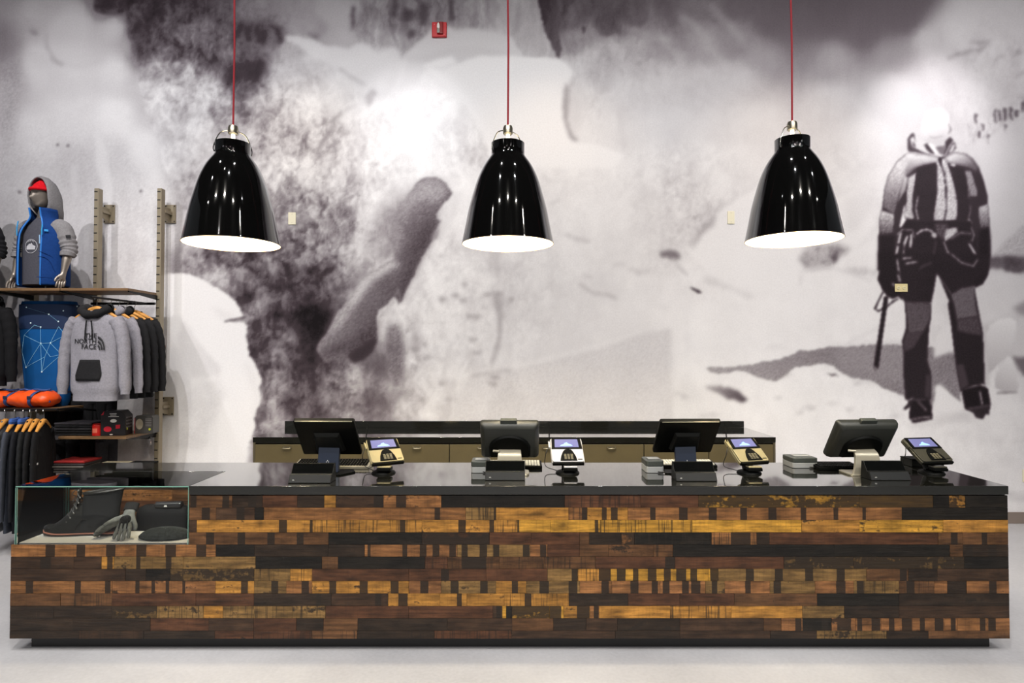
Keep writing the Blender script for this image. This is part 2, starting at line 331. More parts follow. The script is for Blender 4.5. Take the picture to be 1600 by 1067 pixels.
    for x, y in ((90,226),(106,227),(220,298),(30,300)): fill([(x-2,y-2),(x+2,y-2),(x+2,y+2),(x-2,y+2)], 110, .8, 1, 1)
    fill([(110,255),(122,262),(122,300),(112,330),(118,350)], 222, 3, 4, 2, .7)
    # --- top snow shelf and curtains
    fill([(500,68),(480,52),(500,38),(520,36),(525,64)], 160, 6, 4, 1, .8); fill([(475,50),(500,55),(495,62)], 128, 3, 3, 2, .7)
    fill([(525,-20),(545,20),(550,45),(556,64),(560,70),(540,80),(500,62),(515,40),(490,20),(500,-20)], 186, 4, 4, 1, .7)
    for x0, x1, y0, y1 in ((548,554,10,50),(612,622,-5,25),(630,648,15,34),(655,668,5,40),(640,650,45,60),(700,712,-5,30),(690,700,38,46)):
        fill([(x0,y0),(x1,y0),(x1-1,y1),(x0+1,y1)], 92, 3, 6, 4, .8)
    fill([(440,58),(465,56),(490,62),(510,72),(545,74),(560,69),(576,70),(584,82),(592,86),(602,78),(612,72),(622,80),(625,92),(640,88),(640,140),(600,150),(560,140),(545,128),(530,110),(500,95),(470,75)], 222, 3, 4, 2, .85)
    fill([(640,92),(625,92),(650,70),(664,56),(676,46),(684,38),(700,40),(712,48),(735,44),(750,46),(775,52),(800,56),(810,72),(818,88),(870,92),(880,130),(820,130),(740,100),(700,96),(665,110),(650,130),(620,140)], 212, 2, 3, 1, grad=(700,50,206,700,110,216))
    fill([(630,92),(700,76),(750,72),(812,86),(760,90),(715,98),(706,88),(668,100)], 198, 4, 3, op=.5)
    fill([(660,103),(682,92),(705,89),(715,100),(732,92),(750,87),(830,88),(873,92),(886,100),(897,113),(890,125),(884,140),(880,160),(881,185),(886,205),(891,218),(900,223),(930,224),(952,234),(966,240),(976,244),(960,262),(880,262),(780,262),(720,150),(680,120)], 236, 2, 2, 1, .9)
    line([(662,104),(690,108),(714,98)], 3, 212, 2, .6, 3)
    fill([(884,128),(892,140),(890,165),(888,190),(895,210),(903,220),(893,220),(886,205),(880,185),(879,160)], 158, 2.5, 3, 2, .85); fill([(885,135),(915,140),(905,210),(890,205)], 205, 6, 5, 2, .6)
    line([(956,108),(965,140),(970,180),(975,230)], 7, 200, 4, .6, 5, 3); line([(950,60),(963,95),(1000,110),(1010,150)], 5, 192, 3, .5, 6); fill([(945,115),(958,105),(962,125),(950,145),(938,150)], 186, 4, 5, 3, .6)
    fill([(838,-10),(880,-10),(879,25),(872,50),(880,80),(872,91),(864,76),(856,60),(848,45),(844,22)], 84, 1.5, 4, 3, .9, stk=16, grad=(845,40,72,890,40,128))
    fill([(775,-5),(840,-5),(846,30),(856,62),(868,88),(818,88),(808,70),(798,48),(784,22)], 186, 1.5, 3, 2, .8, stk=14, mot=6)
    line([(810,5),(808,50)], 5, 140, 2.5, .6, 4, 2); fill([(910,40),(915,43),(913,54),(910,50)], 96, 1, 1, 1)
    fill([(927,-5),(1010,-5),(1015,30),(1000,40),(975,44),(960,52),(945,60),(940,55),(931,28)], 112, 2, 4, 3, .75, stk=14, lum=10)
    fill([(1036,25),(1050,48),(1056,46),(1062,30),(1075,15),(1040,5)], 118, 4, 4, 2, .6)
    for pts in ([(970,40),(1010,50),(1040,60),(1060,90),(1075,130)],[(1060,20),(1090,45),(1110,75),(1140,110)],[(1110,10),(1140,40),(1160,60)],[(1010,100),(1020,130),(1000,160)]): line(pts, 9, 205, 5, .35, 8, 2)
    fill([(1100,90),(1112,100),(1100,104)], 155, 5, 4, 2, .6); fill([(1020,105),(1030,115),(1028,120)], 160, 3, 4, 2, .7)
    # --- top right dark grey area with a soft edge
    fill([(1180,-30),(1495,-30),(1478,10),(1440,30),(1415,50),(1400,62),(1350,62),(1290,56),(1230,80),(1190,60)], 122, 14, 10, 2, .8, stk=3)
    fill([(1500,-30),(1640,-30),(1640,60),(1560,30),(1480,30),(1440,50)], 206, 12, 8, 2, .5)
    for pts in ([(1480,88),(1530,78),(1545,66)],[(1555,92),(1568,88)],[(1588,84),(1596,80)],[(1590,122),(1598,110)],[(1520,66),(1540,66)]): line(pts, 5, 150, 2.5, .6, 8, 4)
    fill([(1500,200),(1545,180),(1600,150),(1640,130),(1640,175),(1600,185),(1560,205),(1525,225),(1505,225),(1515,205)], 190, 3, 5, 3, .7, lum=30)
    for x, y, h in ((1525,178,14),(1555,170,22),(1562,172,16),(1570,170,18),(1580,168,20),(1588,172,12),(1598,160,16),(1535,192,12),(1570,195,14),(1545,210,14),(1530,205,12)):
        fill([(x-2.5,y),(x+2.5,y),(x+2,y+h),(x-2,y+h)], 92, 1.2, 3, 3, .75)
    fill([(1524,226),(1560,205),(1600,186),(1640,170),(1640,350),(1600,352),(1548,400),(1540,300)], 212, 2, 2, 1, .75, mot=4)
    fill([(1548,402),(1575,375),(1600,352),(1640,330),(1640,400),(1600,400)], 188, 3, 4, 1, .9, grn=16)
    fill([(1545,402),(1600,400),(1640,398),(1640,432),(1600,433),(1565,420),(1545,420)], 98, 2, 4, 3, .9, lum=24)
    # --- right middle mounds
    fill([(1075,389),(1095,368),(1105,352),(1122,334),(1150,312),(1172,300),(1200,280),(1260,330),(1330,300),(1350,310),(1370,350),(1345,372),(1330,400),(1260,420),(1240,452),(1180,455),(1165,440),(1110,430),(1090,410),(1078,400)], 234, 2, 3, 1.5, .85)
    fill([(1085,372),(1098,352),(1122,330),(1116,350),(1098,365),(1082,388)], 158, 4, 5, 4, .8); fill([(1030,262),(1062,280),(1098,285),(1102,320),(1080,345),(1050,330)], 200, 10, 12, 6, .6, lum=26)
    fill([(1030,392),(1045,390),(1062,396),(1060,405),(1045,402),(1032,402)], 118, 2.5, 5, 4, .8); line([(1050,402),(1062,418),(1074,430)], 4, 180, 2.5, .7, 4, 2)
    fill([(1077,448),(1092,452),(1100,459),(1090,457),(1080,453)], 74, 1.2, 3, 2, .9)
    fill([(1100,432),(1150,452),(1180,462),(1172,466),(1140,452),(1105,445)], 205, 4, 4, 2, .7)
    fill([(1255,388),(1275,385),(1310,378),(1330,390),(1312,402),(1302,414),(1280,420),(1262,422),(1252,410)], 150, 4, 6, 4, .9, lum=40); fill([(1295,398),(1312,398),(1304,414)], 92, 3, 4, 3, .8)
    fill([(1320,420),(1350,418),(1375,425),(1370,432),(1330,428)], 190, 4, 5, 4, .7, lum=25)
    line([(1250,425),(1275,418),(1310,420),(1335,428),(1362,440)], 4, 214, 3, .7, 4); line([(1250,445),(1252,430)], 4, 205, 3, .6)
    fill([(1320,308),(1345,302),(1362,315),(1365,330),(1348,345),(1340,362),(1320,360)], 218, 5, 4, 1, .7)
    # --- cracks in the middle snow
    line([(886,366),(900,373),(920,376)], 5, 188, 2.5, .8, 4, 2); line([(905,443),(918,454),(928,459),(945,460),(962,465)], 5, 186, 2.2, .8, 4, 2)
    line([(985,420),(998,426),(1015,421)], 7, 198, 3, .7, 4, 3); line([(925,410),(945,405),(985,386),(1005,370)], 5, 212, 4, .6, 4); line([(960,415),(975,412)], 6, 200, 3, .6, 3, 2); line([(912,430),(925,434)], 4, 190, 2, .7)
    line([(862,318),(875,310)], 4, 195, 2.5, .7, 2, 2); line([(850,275),(862,285)], 5, 205, 3, .6, 4, 3)
    fill([(1003,468),(1050,478),(1040,488)], 222, 4)
    # --- lower middle snow field
    fill([(728,594),(742,588),(800,576),(860,562),(930,546),(1000,521),(1050,512),(1052,700),(700,700)], 206, 3, 3, 2, .8, grn=9, mot=3)
    line([(736,589),(760,583),(800,577)], 5, 182, 2.5, .7, 3, 3); line([(800,576),(860,560),(930,543),(1000,519)], 6, 226, 3, .6, 2, 2)
    fill([(768,455),(784,455),(787,490),(782,530),(776,560),(770,572),(768,566),(776,530),(778,495),(770,475)], 172, 2.5, 4, 3, .8)
    fill([(768,390),(785,390),(782,430),(775,440)], 190, 4, 5, 4, .7)
    for x, y in ((725,470),(735,492),(745,496),(712,462),(738,530),(746,552),(728,445),(760,460),(800,470),(690,470),(664,540),(648,545),(655,560),(770,600),(775,590),(690,600),(700,625),(660,625),(600,700)):
        fill([(x-6,y-4),(x+6,y-3),(x+5,y+4),(x-5,y+3)], 160, 2.5, 7, 5, .7)
    fill([(604,512),(622,508),(632,540),(632,575),(622,600),(612,605),(606,560)], 128, 4, 7, 4, .75, grn=24); fill([(645,512),(655,530),(654,555),(644,545)], 160, 4, 6, 4, .7)
    # --- ice tongue
    T = [(652,284),(664,276),(682,276),(698,288),(708,303),(694,318),(681,334),(683,343),(690,345),(684,354),(678,366),(672,377),(664,392),(655,410),(648,424),(640,440),(632,458),(629,470),(622,475),(617,463),(602,477),(590,485),(588,496),(590,515),(588,535),(580,552),(572,560),(552,566),(545,556),(535,567),(520,562),(505,567),(499,552),(494,545),(498,534),(506,524),(516,512),(526,492),(541,472),(560,440),(577,425),(600,412),(617,405),(611,372),(614,340),(622,322),(638,302)]
    fill([(578,345),(600,325),(618,312),(636,322),(634,395),(618,410),(600,414),(580,408),(570,385)], 160, 9, 8, 4, .85, lum=26, stk=10)
    fill([(600,300),(630,290),(650,285),(640,320),(612,335)], 200, 8, 6, 3, .8, lum=12)
    fill(T, 122, 1.6, 3, 1.5, grad=(540,440,150,640,500,92), grn=15, mot=8)
    fill([(648,290),(664,278),(684,278),(702,296),(694,312),(676,318),(662,312),(640,330),(622,345),(616,338),(630,312)], 176, 8, 4, 2, .8, grn=20)
    fill([(618,372),(622,340),(640,325),(668,330),(660,360),(640,380)], 138, 8, 5, 2, .6, grn=20)
    fill([(606,345),(618,318),(634,300),(630,345),(626,395),(612,404)], 158, 8, 8, 4, .8, lum=22, grn=12)
    fill([(640,352),(668,335),(690,325),(682,345),(668,375),(650,405),(636,430),(624,440),(628,400)], 104, 8, 4, 2, .75, grn=12)
    fill([(560,441),(577,426),(600,413),(617,406),(626,414),(605,424),(585,436),(568,458),(552,480),(540,474)], 212, 5, 3, 2, .9, grn=12)
    fill([(540,474),(556,470),(546,492),(530,515),(515,520),(506,526),(516,512),(526,492)], 188, 5, 4, 3, .8, grn=22)
    fill([(690,346),(680,366),(664,392),(648,424),(632,458),(629,470),(618,462),(632,430),(645,395),(650,370),(668,352)], 92, 5, 3, 1, .8, grn=12)
    fill([(590,490),(590,516),(586,540),(575,556),(560,562),(548,556),(560,540),(545,548),(520,556),(505,562),(500,552),(520,540),(550,530),(575,510)], 86, 6, 5, 3, .75, grn=14)
    fill([(545,556),(552,548),(575,535),(588,530),(584,548),(570,560),(552,566)], 60, 3, 4, 2, .8)
    line([(617,463),(622,452),(626,468),(622,476)], 3, 150, 1.5, .7)
    fill([(686,346),(700,330),(712,300),(722,300),(712,340),(690,372),(684,362)], 214, 4, 4, 2, .7); fill([(676,363),(688,356),(684,372),(672,376)], 150, 2, 3, 2, .8)
    # --- shaded gullies, upper centre
    fill([(500,192),(522,186),(545,165),(558,158),(552,168),(536,178),(522,192),(508,194)], 160, 3, 4, 3, .8); fill([(490,245),(500,225),(512,205),(520,195),(514,212),(500,235)], 142, 3, 4, 3, .8)
    line([(530,108),(555,124),(572,134)], 4, 180, 2.5, .7, 4, 3); fill([(568,150),(580,140),(592,145),(580,160),(575,170),(570,160)], 178, 3, 4, 3, .8)
    line([(590,160),(612,130),(620,110)], 7, 206, 5, .6, 5, 3); fill([(548,155),(560,148),(575,168),(585,178),(560,190),(530,190),(535,180)], 232, 4, 4, 2, .7)
    fill([(362,100),(385,96),(412,98),(410,112),(398,125),(388,130),(372,122),(360,130)], 62, 4, 7, 4, .8, lum=14)
    for x, y in ((375,48),(388,52),(402,52),(412,60),(434,54),(368,60)): fill([(x-5,y-12),(x+5,y-12),(x+3,y+12),(x-2,y+14)], 70, 2.5, 6, 4, .8)
    # --- lower left white block
    B = [(240,428),(291,428),(312,434),(336,447),(358,461),(371,476),(380,491),(377,496),(352,501),(381,503),(387,511),(383,526),(389,542),(392,556),(400,571),(405,586),(408,598),(405,606),(407,617),(408,627),(402,640),(397,655),(400,664),(393,681),(388,700),(380,760),(240,760)]
    fill(B, 238, 1.2, 3, 2.5)
    fill([(258,428),(288,428),(286,493),(258,493)], 246, 1.5, op=.8); line([(352,502),(366,499),(383,496)], 3, 84, 1.2, .9, 1, 1)
    fill([(328,478),(362,490),(376,494),(352,501),(340,494)], 226, 4, 4, op=.8); line([(386,570),(396,596),(402,625),(398,650)], 10, 226, 5, .6, 4)
    fill([(277,528),(284,500),(296,512),(318,545),(345,574),(343,588),(300,590),(292,560),(278,540)], 220, 2.5, 3, 2, .9, mot=6)
    fill([(284,618),(300,606),(318,592),(340,590),(350,620),(330,660),(320,700),(272,700),(272,665),(280,640)], 222, 5, 8, 3, .85, mot=12, grn=8)
    fill([(258,500),(276,540),(286,575),(296,600),(282,620),(274,650),(270,700),(258,700)], 228, 3, 3, 1, .8)
    # --- lower right shaded hollow
    fill([(1103,575),(1112,573),(1150,573),(1180,568),(1235,557),(1250,548),(1290,543),(1330,541),(1372,538),(1420,540),(1500,545),(1502,628),(1480,612),(1465,602),(1455,640),(1420,622),(1400,613),(1380,606),(1360,594),(1345,593),(1330,590),(1310,578),(1302,571),(1290,568),(1270,570),(1245,574),(1230,582),(1222,590),(1213,595),(1200,594),(1180,588),(1165,581),(1150,580),(1130,584),(1112,582)], 140, 1.5, 3, 2, .95, grn=13, grad=(1100,575,168,1290,560,138))
    fill([(1300,545),(1400,540),(1420,545),(1420,600),(1350,592),(1310,575)], 158, 8, op=.6, grn=10)
    fill([(1095,604),(1130,602),(1145,607),(1163,619),(1171,624),(1160,627),(1140,625),(1124,615)], 120, 2, 4, 3, .9, grad=(1095,605,190,1160,622,82)); line([(1055,612),(1068,618),(1076,620)], 6, 200, 3, .6, 4, 3)
    fill([(1292,584),(1305,584),(1313,589),(1300,588)], 120, 1.5, 3, 3, .9)
    for x, y in ((1262,637),(1270,640),(1250,645),(1300,632),(1330,640),(1216,622),(1395,650),(1340,600),(1230,585),(1100,650),(1115,648)): fill([(x-8,y-2),(x+7,y-3),(x+6,y+2),(x-7,y+3)], 196, 2.5, 7, 5, .7)
    line([(1320,542),(1340,528),(1375,512),(1400,505)], 4, 214, 3, .6, 4, 2); line([(1320,690),(1390,655),(1410,650)], 4, 216, 3, .5, 5)
    line([(1048,512),(1052,655)], 3, 226, 2, .6); line([(1195,545),(1215,540),(1235,548)], 4, 216, 3, .6, 5, 3)
    # boulders at the right
    fill([(1459,560),(1462,525),(1478,508),(1500,498),(1502,548),(1480,552)], 222, 2, 2, 1); fill([(1459,605),(1470,600),(1490,620),(1505,632),(1500,645),(1462,640)], 230, 2, 3)
    fill([(1535,440),(1560,430),(1600,425),(1640,430),(1640,470),(1600,480),(1560,505),(1540,510)], 214, 2.5, 3, 1, .9, mot=6)
    fill([(1583,480),(1600,470),(1640,465),(1640,500),(1605,496),(1590,490)], 150, 4, 3, 2, .8); fill([(1530,510),(1545,505),(1560,500),(1548,560),(1545,605),(1530,600)], 196, 3, 3, 1, .9)
    fill([(1541,520),(1548,506),(1562,498),(1580,496),(1588,502),(1588,530),(1576,555),(1560,568),(1545,585)], 220, 1.8, 3, 1, grad=(1570,498,228,1550,585,182))
    fill([(1585,520),(1600,505),(1640,500),(1640,560),(1598,560),(1582,552)], 206, 2, 3, 1, .9); fill([(1580,556),(1598,558),(1640,552),(1640,585),(1598,590),(1590,575)], 116, 3, 3, 2, .85)
    fill([(1553,590),(1572,558),(1578,555),(1586,575),(1594,602),(1588,612),(1568,614),(1555,606)], 210, 1.6, 3, 1, grad=(1580,560,226,1560,610,184)); line([(1558,614),(1590,613)], 3, 140, 1.5, .7)
    fill([(1590,575),(1600,590),(1640,600),(1640,640),(1596,625),(1592,600)], 214, 2, 3, 1, .9)
    fill([(1565,765),(1590,772),(1640,770),(1640,785),(1590,782),(1570,775)], 186, 4, 5, 3, .7)
    for x, y in ((1440,690),(1500,680),(1550,690),(1480,720),(1530,735),(1420,715),(1570,720)): fill([(x-22,y-3),(x+20,y-4),(x+24,y+3),(x-18,y+4)], 206, 5, 12, 6, .6)
    # --- climber
    Z = lambda l: [(1370+u/4.105, 160+v/4.105) for u, v in l]
    Y = lambda l: [(1340+u/3.812, 400+v/3.812) for u, v in l]
    f1 = lambda l, t, fe=.8, **k: fill(Z(l), t, fe, **k)
    f2 = lambda l, t, fe=.8, **k: fill(Y(l), t, fe, **k)
    # face and hood
    f1([(285,190),(295,120),(330,60),(400,40),(450,70),(468,130),(470,190),(455,235),(420,270),(350,272),(300,255)], 226, 2.5, grad=(1450,190,230,1460,225,196))
    f1([(300,245),(340,225),(390,222),(430,215),(455,225),(430,262),(380,275),(340,268)], 196, 3, op=.7); line(Z([(340,222),(380,226),(420,214)]), 1.2, 150, .8, .8)
    line(Z([(462,140),(475,175),(462,200)]), 1.5, 110, .8, .8); line(Z([(470,60),(478,95),(470,130)]), 1.2, 180, 1, .8)
    f1([(195,290),(200,230),(225,195),(240,200),(245,240),(270,300),(330,330),(380,350),(330,345),(250,322),(205,318)], 92, 1.2)
    f1([(212,235),(232,218),(250,250),(290,240),(325,268),(300,275),(330,325),(260,300),(228,285)], 212, 1.2); f1([(228,245),(245,260),(250,290),(228,285)], 120, 1)
    f1([(300,268),(328,266),(375,330),(345,328),(318,300)], 84, .8); f1([(326,264),(352,262),(412,335),(378,332)], 228, .7)
    f1([(375,285),(440,275),(440,300),(420,340),(400,325)], 130, 1.2); f1([(440,250),(470,220),(492,245),(470,270),(450,310),(430,345),(424,330),(440,290)], 82, 1)
    f1([(450,320),(480,262),(500,252),(510,290),(490,318),(440,352)], 100, 1); f1([(462,322),(485,272),(500,270),(495,300),(475,322)], 205, .8)
    # jacket silhouette
    f1([(195,325),(330,335),(410,352),(500,318),(570,330),(615,362),(655,420),(685,500),(708,590),(712,650),(720,760),(726,960),(716,1075),(10,1075),(12,950),(15,860),(20,740),(38,660),(50,560),(75,470),(130,380)], 66, 1.1, mot=5)
    f1([(40,672),(50,560),(75,470),(130,380),(195,328),(250,335),(205,430),(170,500),(140,600),(112,715)], 180, 1.6, grad=(1400,255,206,1392,322,124), lum=10, grn=14)
    f1([(22,690),(112,718),(104,835),(60,850),(16,862)], 176, 1.4, grad=(1380,335,196,1380,366,96), grn=20, lum=8)
    f1([(195,326),(330,335),(408,352),(395,385),(300,402),(240,425),(205,460),(170,480),(190,400)], 196, 2.5, grad=(1425,242,222,1425,266,140), lum=10)  # both shoulders: the wall spot's glare is partly painted into this lighter tone
    f1([(430,352),(500,318),(570,330),(612,362),(650,420),(640,450),(600,420),(520,400),(455,388)], 190, 2.5, grad=(1490,242,214,1500,266,120), lum=10)
    f1([(202,480),(265,445),(235,590),(225,690),(242,748),(182,742),(170,705),(188,690),(192,590)], 184, 1, lum=10, grn=14)
    f1([(174,468),(202,482),(186,560),(134,650),(150,560)], 172, 1.2, grad=(1415,275,196,1404,316,130))
    f1([(258,420),(385,388),(390,560),(372,680),(366,756),(268,758),(238,690),(234,590)], 56, 1, mot=5)
    f1([(448,396),(560,420),(590,560),(592,650),(602,742),(512,758),(518,650),(500,560)], 56, 1, mot=5)
    f1([(384,372),(442,358),(482,480),(502,560),(518,650),(512,752),(430,772),(364,766),(372,680),(390,560)], 192, .9, grn=22, lum=6)
    for v in (440,500,560,620,690): line(Z([(385,v),(495,v+14)]), 1.0, 150, .8, .6)
    for v in (470,540,610,680,740): line(Z([(235,v),(380,v-10)]), .8, 44, .8, .6); line(Z([(500,v),(590,v+4)]), .8, 44, .8, .6)
    line(Z([(402,362),(412,400),(432,450),(445,560),(446,690),(430,766)]), 2, 40, .6); f1([(398,355),(415,360),(412,400),(403,392)], 50, .6)
    f1([(563,440),(605,440),(642,560),(645,605),(602,605),(590,540),(575,480)], 150, 1.2, lum=8, grn=14); f1([(652,672),(712,650),(722,800),(668,815),(656,740)], 168, 1.2, grn=20, lum=8, grad=(1540,325,182,1540,358,110))
    line(Z([(264,605),(250,680),(266,752)]), 1.8, 214, .7); line(Z([(582,500),(592,560),(588,612)]), 1.2, 190, .7); line(Z([(600,660),(600,700),(588,745)]), 1.4, 170, .7)
    f1([(468,398),(490,390),(510,402),(500,412),(478,408)], 212, .7)
    f1([(178,652),(186,690),(172,705),(182,745),(190,752),(188,802),(146,802),(150,770),(165,705)], 232, .9); f1([(588,744),(606,760),(610,805),(578,768)], 226, .8)
    f1([(12,850),(118,850),(124,1080),(8,1080)], 42, 3, mot=4); f1([(652,815),(722,800),(728,960),(716,1080),(650,1080)], 42, 3, mot=4)
    # hips, belt and gear
    f1([(188,755),(602,755),(640,850),(655,1075),(120,1075),(140,830)], 48, 1, mot=4)
    f1([(370,775),(452,775),(452,838),(424,880),(385,850)], 96, 1, grn=14)
    line(Z([(255,845),(285,822),(320,815),(350,825),(378,862)]), 3, 190, .8); f1([(345,850),(378,830),(384,866),(362,868)], 185, .8)
    f1([(448,812),(512,800),(520,830),(470,872),(438,892),(432,870)], 190, .9, grn=20); line(Z([(480,872),(540,835),(605,842)]), 3, 128, 1); line(Z([(430,895),(455,960),(500,1008),(600,1050),(646,1002),(600,915)]), 2.6, 165, .8); line(Z([(500,1000),(600,1030)]), 2, 210, .7)
    line(Z([(380,890),(360,1000),(290,1050),(275,1067)]), 2, 92, .9)
    for a in ([(152,840),(140,900)],[(135,925),(122,990)],[(125,1010),(130,1060)],[(195,860),(178,905)],[(222,850),(216,925)],[(172,1020),(230,1004)]): line(Z(a), 4.2, 196, .9)
    line(Z([(130,850),(165,815),(230,820),(240,870)]), 2, 150, .8); line(Z([(178,900),(168,1000),(180,1030),(260,1020),(262,995),(200,1000)]), 2, 170, .7); line(Z([(606,800),(625,850),(610,890)]), 2.5, 150, .8); line(Z([(590,905),(640,985)]), 2.2, 205, .7)
    # arms lower, hands, legs
    f2([(127,-10),(250,-10),(255,140),(282,225),(265,262),(240,240),(212,256),(175,240),(150,205),(118,140),(135,70)], 40, 1)
    f2([(240,-10),(700,-10),(782,-10),(778,110),(748,165),(702,190),(690,180),(560,232),(484,120),(470,108),(455,200),(438,280),(282,278),(262,240)], 46, 1, mot=4)
    for a in ([(235,20),(245,90)],[(240,110),(250,150)],[(270,15),(320,10)],[(285,45),(350,35)],[(210,165),(222,180)]): line(Y(a), 3, 180, .8)
    line(Y([(370,75),(390,60),(440,40)]), 2, 100, .8); line(Y([(560,-10),(620,40),(690,60),(715,20)]), 2.4, 160, .8)
    f2([(283,272),(438,282),(436,370),(426,425),(414,620),(438,700),(436,855),(286,855),(274,700),(272,560),(265,505),(290,425)], 46, .9, mot=3)
    f2([(284,274),(436,284),(432,380),(392,450),(302,462),(296,400)], 102, 1, grn=10); f2([(292,455),(392,448),(335,540),(282,568),(272,520)], 88, 1.2, grn=8); f2([(408,708),(438,706),(432,842),(402,838)], 78, 1)
    f2([(484,120),(560,230),(692,178),(712,282),(746,462),(750,560),(758,768),(690,772),(615,805),(588,660),(570,520),(556,400),(538,290),(546,268)], 44, .9, mot=3)
    f2([(556,232),(620,190),(696,179),(702,290),(718,358),(592,378),(576,300)], 116, 1, grn=10); f2([(590,376),(718,356),(741,472),(640,456),(596,442)], 92, 1, grn=8); f2([(588,650),(630,645),(662,765),(615,798)], 84, 1)
    f2([(298,850),(365,860),(422,850),(440,900),(446,972),(382,986),(330,996),(305,962),(312,900)], 36, .9); f2([(270,912),(330,842),(336,862),(310,900),(286,916)], 46, .8)
    for a in ([(362,868),(410,920)],[(305,862),(330,845)],[(318,975),(380,962),(442,958)]): line(Y(a), 2, 170, .8)
    f2([(618,795),(740,765),(776,790),(792,880),(786,912),(700,926),(640,912),(628,850)], 34, .9); f2([(640,905),(785,905),(782,946),(764,940),(748,972),(705,962),(690,935)], 52, 1)
    line(Y([(728,808),(743,885)]), 2.4, 200, .8); line(Y([(664,910),(790,890)]), 2.2, 120, .8); line(Y([(735,765),(755,770)]), 3, 190, .9)
    f2([(158,240),(183,240),(122,672),(95,665)], 36, .7); f2([(94,652),(118,662),(103,702)], 130, .7); line(Y([(152,212),(104,312),(122,328),(165,308),(215,268),(240,255)]), 2.4, 40, .7)
    f2([(280,975),(330,1000),(460,985),(500,960),(640,930),(720,985),(600,985),(420,1010),(320,1015)], 196, 5, op=.6)
    C = np.clip(C, 12, 250)
    C = 255*(C/255)**np.where(C > 225, 1.0, 1.0+.30*np.clip((225-C)/120, 0, 1))
    return C, xs, ys
# ------------------------------------------------------------------ room
WY = 6.30
def floor_material():
    m = bpy.data.materials.new('polished_concrete'); m.use_nodes = True; n, l = m.node_tree.nodes, m.node_tree.links; b = n['Principled BSDF']
    tc = n.new('ShaderNodeTexCoord'); t = n.new('ShaderNodeTexNoise'); t.inputs['Scale'].default_value = .9; t.inputs['Detail'].default_value = 8; t.inputs['Roughness'].default_value = .6
    l.new(tc.outputs['Object'], t.inputs['Vector'])
    r = n.new('ShaderNodeValToRGB'); r.color_ramp.elements[0].position = .3; r.color_ramp.elements[0].color = lin((166, 166, 170))+(1,); r.color_ramp.elements[1].position = .75; r.color_ramp.elements[1].color = lin((196, 196, 199))+(1,)
    l.new(t.outputs['Fac'], r.inputs[0])
    t2 = n.new('ShaderNodeTexNoise'); t2.inputs['Scale'].default_value = 45; t2.inputs['Detail'].default_value = 3; l.new(tc.outputs['Object'], t2.inputs['Vector'])
    mx = n.new('ShaderNodeMix'); mx.data_type = 'RGBA'; mx.blend_type = 'SOFT_LIGHT'; mx.inputs[0].default_value = .25; l.new(r.outputs[0], mx.inputs[6]); l.new(t2.outputs['Fac'], mx.inputs[7])
    l.new(mx.outputs[2], b.inputs['Base Color']); b.inputs['Roughness'].default_value = .32
    return m
struct(box('floor', floor_material(), None, -8.5, 8.5, -9, WY+.3, -.12, 0))
struct(box('ceiling', mat('ceiling_paint', (52, 52, 54), .9), None, -8.5, 8.5, -9, WY+.3, 6.2, 6.3))
def mural_material():
    m = bpy.data.materials.new('mural_print'); m.use_nodes = True; n, l = m.node_tree.nodes, m.node_tree.links; b = n['Principled BSDF']
    at = n.new('ShaderNodeAttribute'); at.attribute_name = 'tone'
    tc = n.new('ShaderNodeTexCoord'); g = n.new('ShaderNodeTexNoise'); g.inputs['Scale'].default_value = 60; g.inputs['Detail'].default_value = 4; g.inputs['Roughness'].default_value = .7
    l.new(tc.outputs['Object'], g.inputs['Vector'])
    mr = n.new('ShaderNodeMapRange'); mr.inputs['From Min'].default_value = .25; mr.inputs['From Max'].default_value = .75; mr.inputs['To Min'].default_value = -.03; mr.inputs['To Max'].default_value = .03
    l.new(g.outputs['Fac'], mr.inputs['Value'])
    ad = n.new('ShaderNodeMath'); ad.operation = 'ADD'; l.new(at.outputs['Fac'], ad.inputs[0]); l.new(mr.outputs[0], ad.inputs[1])
    cr = n.new('ShaderNodeValToRGB'); e = cr.color_ramp.elements
    stops = [(.05, (20, 15, 18)), (.25, (70, 60, 66)), (.45, (119, 111, 117)), (.65, (168, 163, 167)), (.85, (217, 215, 217)), (1, (252, 251, 252))]
    e[0].position, e[0].color = stops[0][0], lin(stops[0][1])+(1,); e[1].position, e[1].color = stops[-1][0], lin(stops[-1][1])+(1,)
    for p, c in stops[1:-1]: x = e.new(p); x.color = lin(c)+(1,)
    l.new(ad.outputs[0], cr.inputs[0]); l.new(cr.outputs[0], b.inputs['Base Color']); b.inputs['Roughness'].default_value = .75; b.inputs['Specular IOR Level'].default_value = .15
    return m
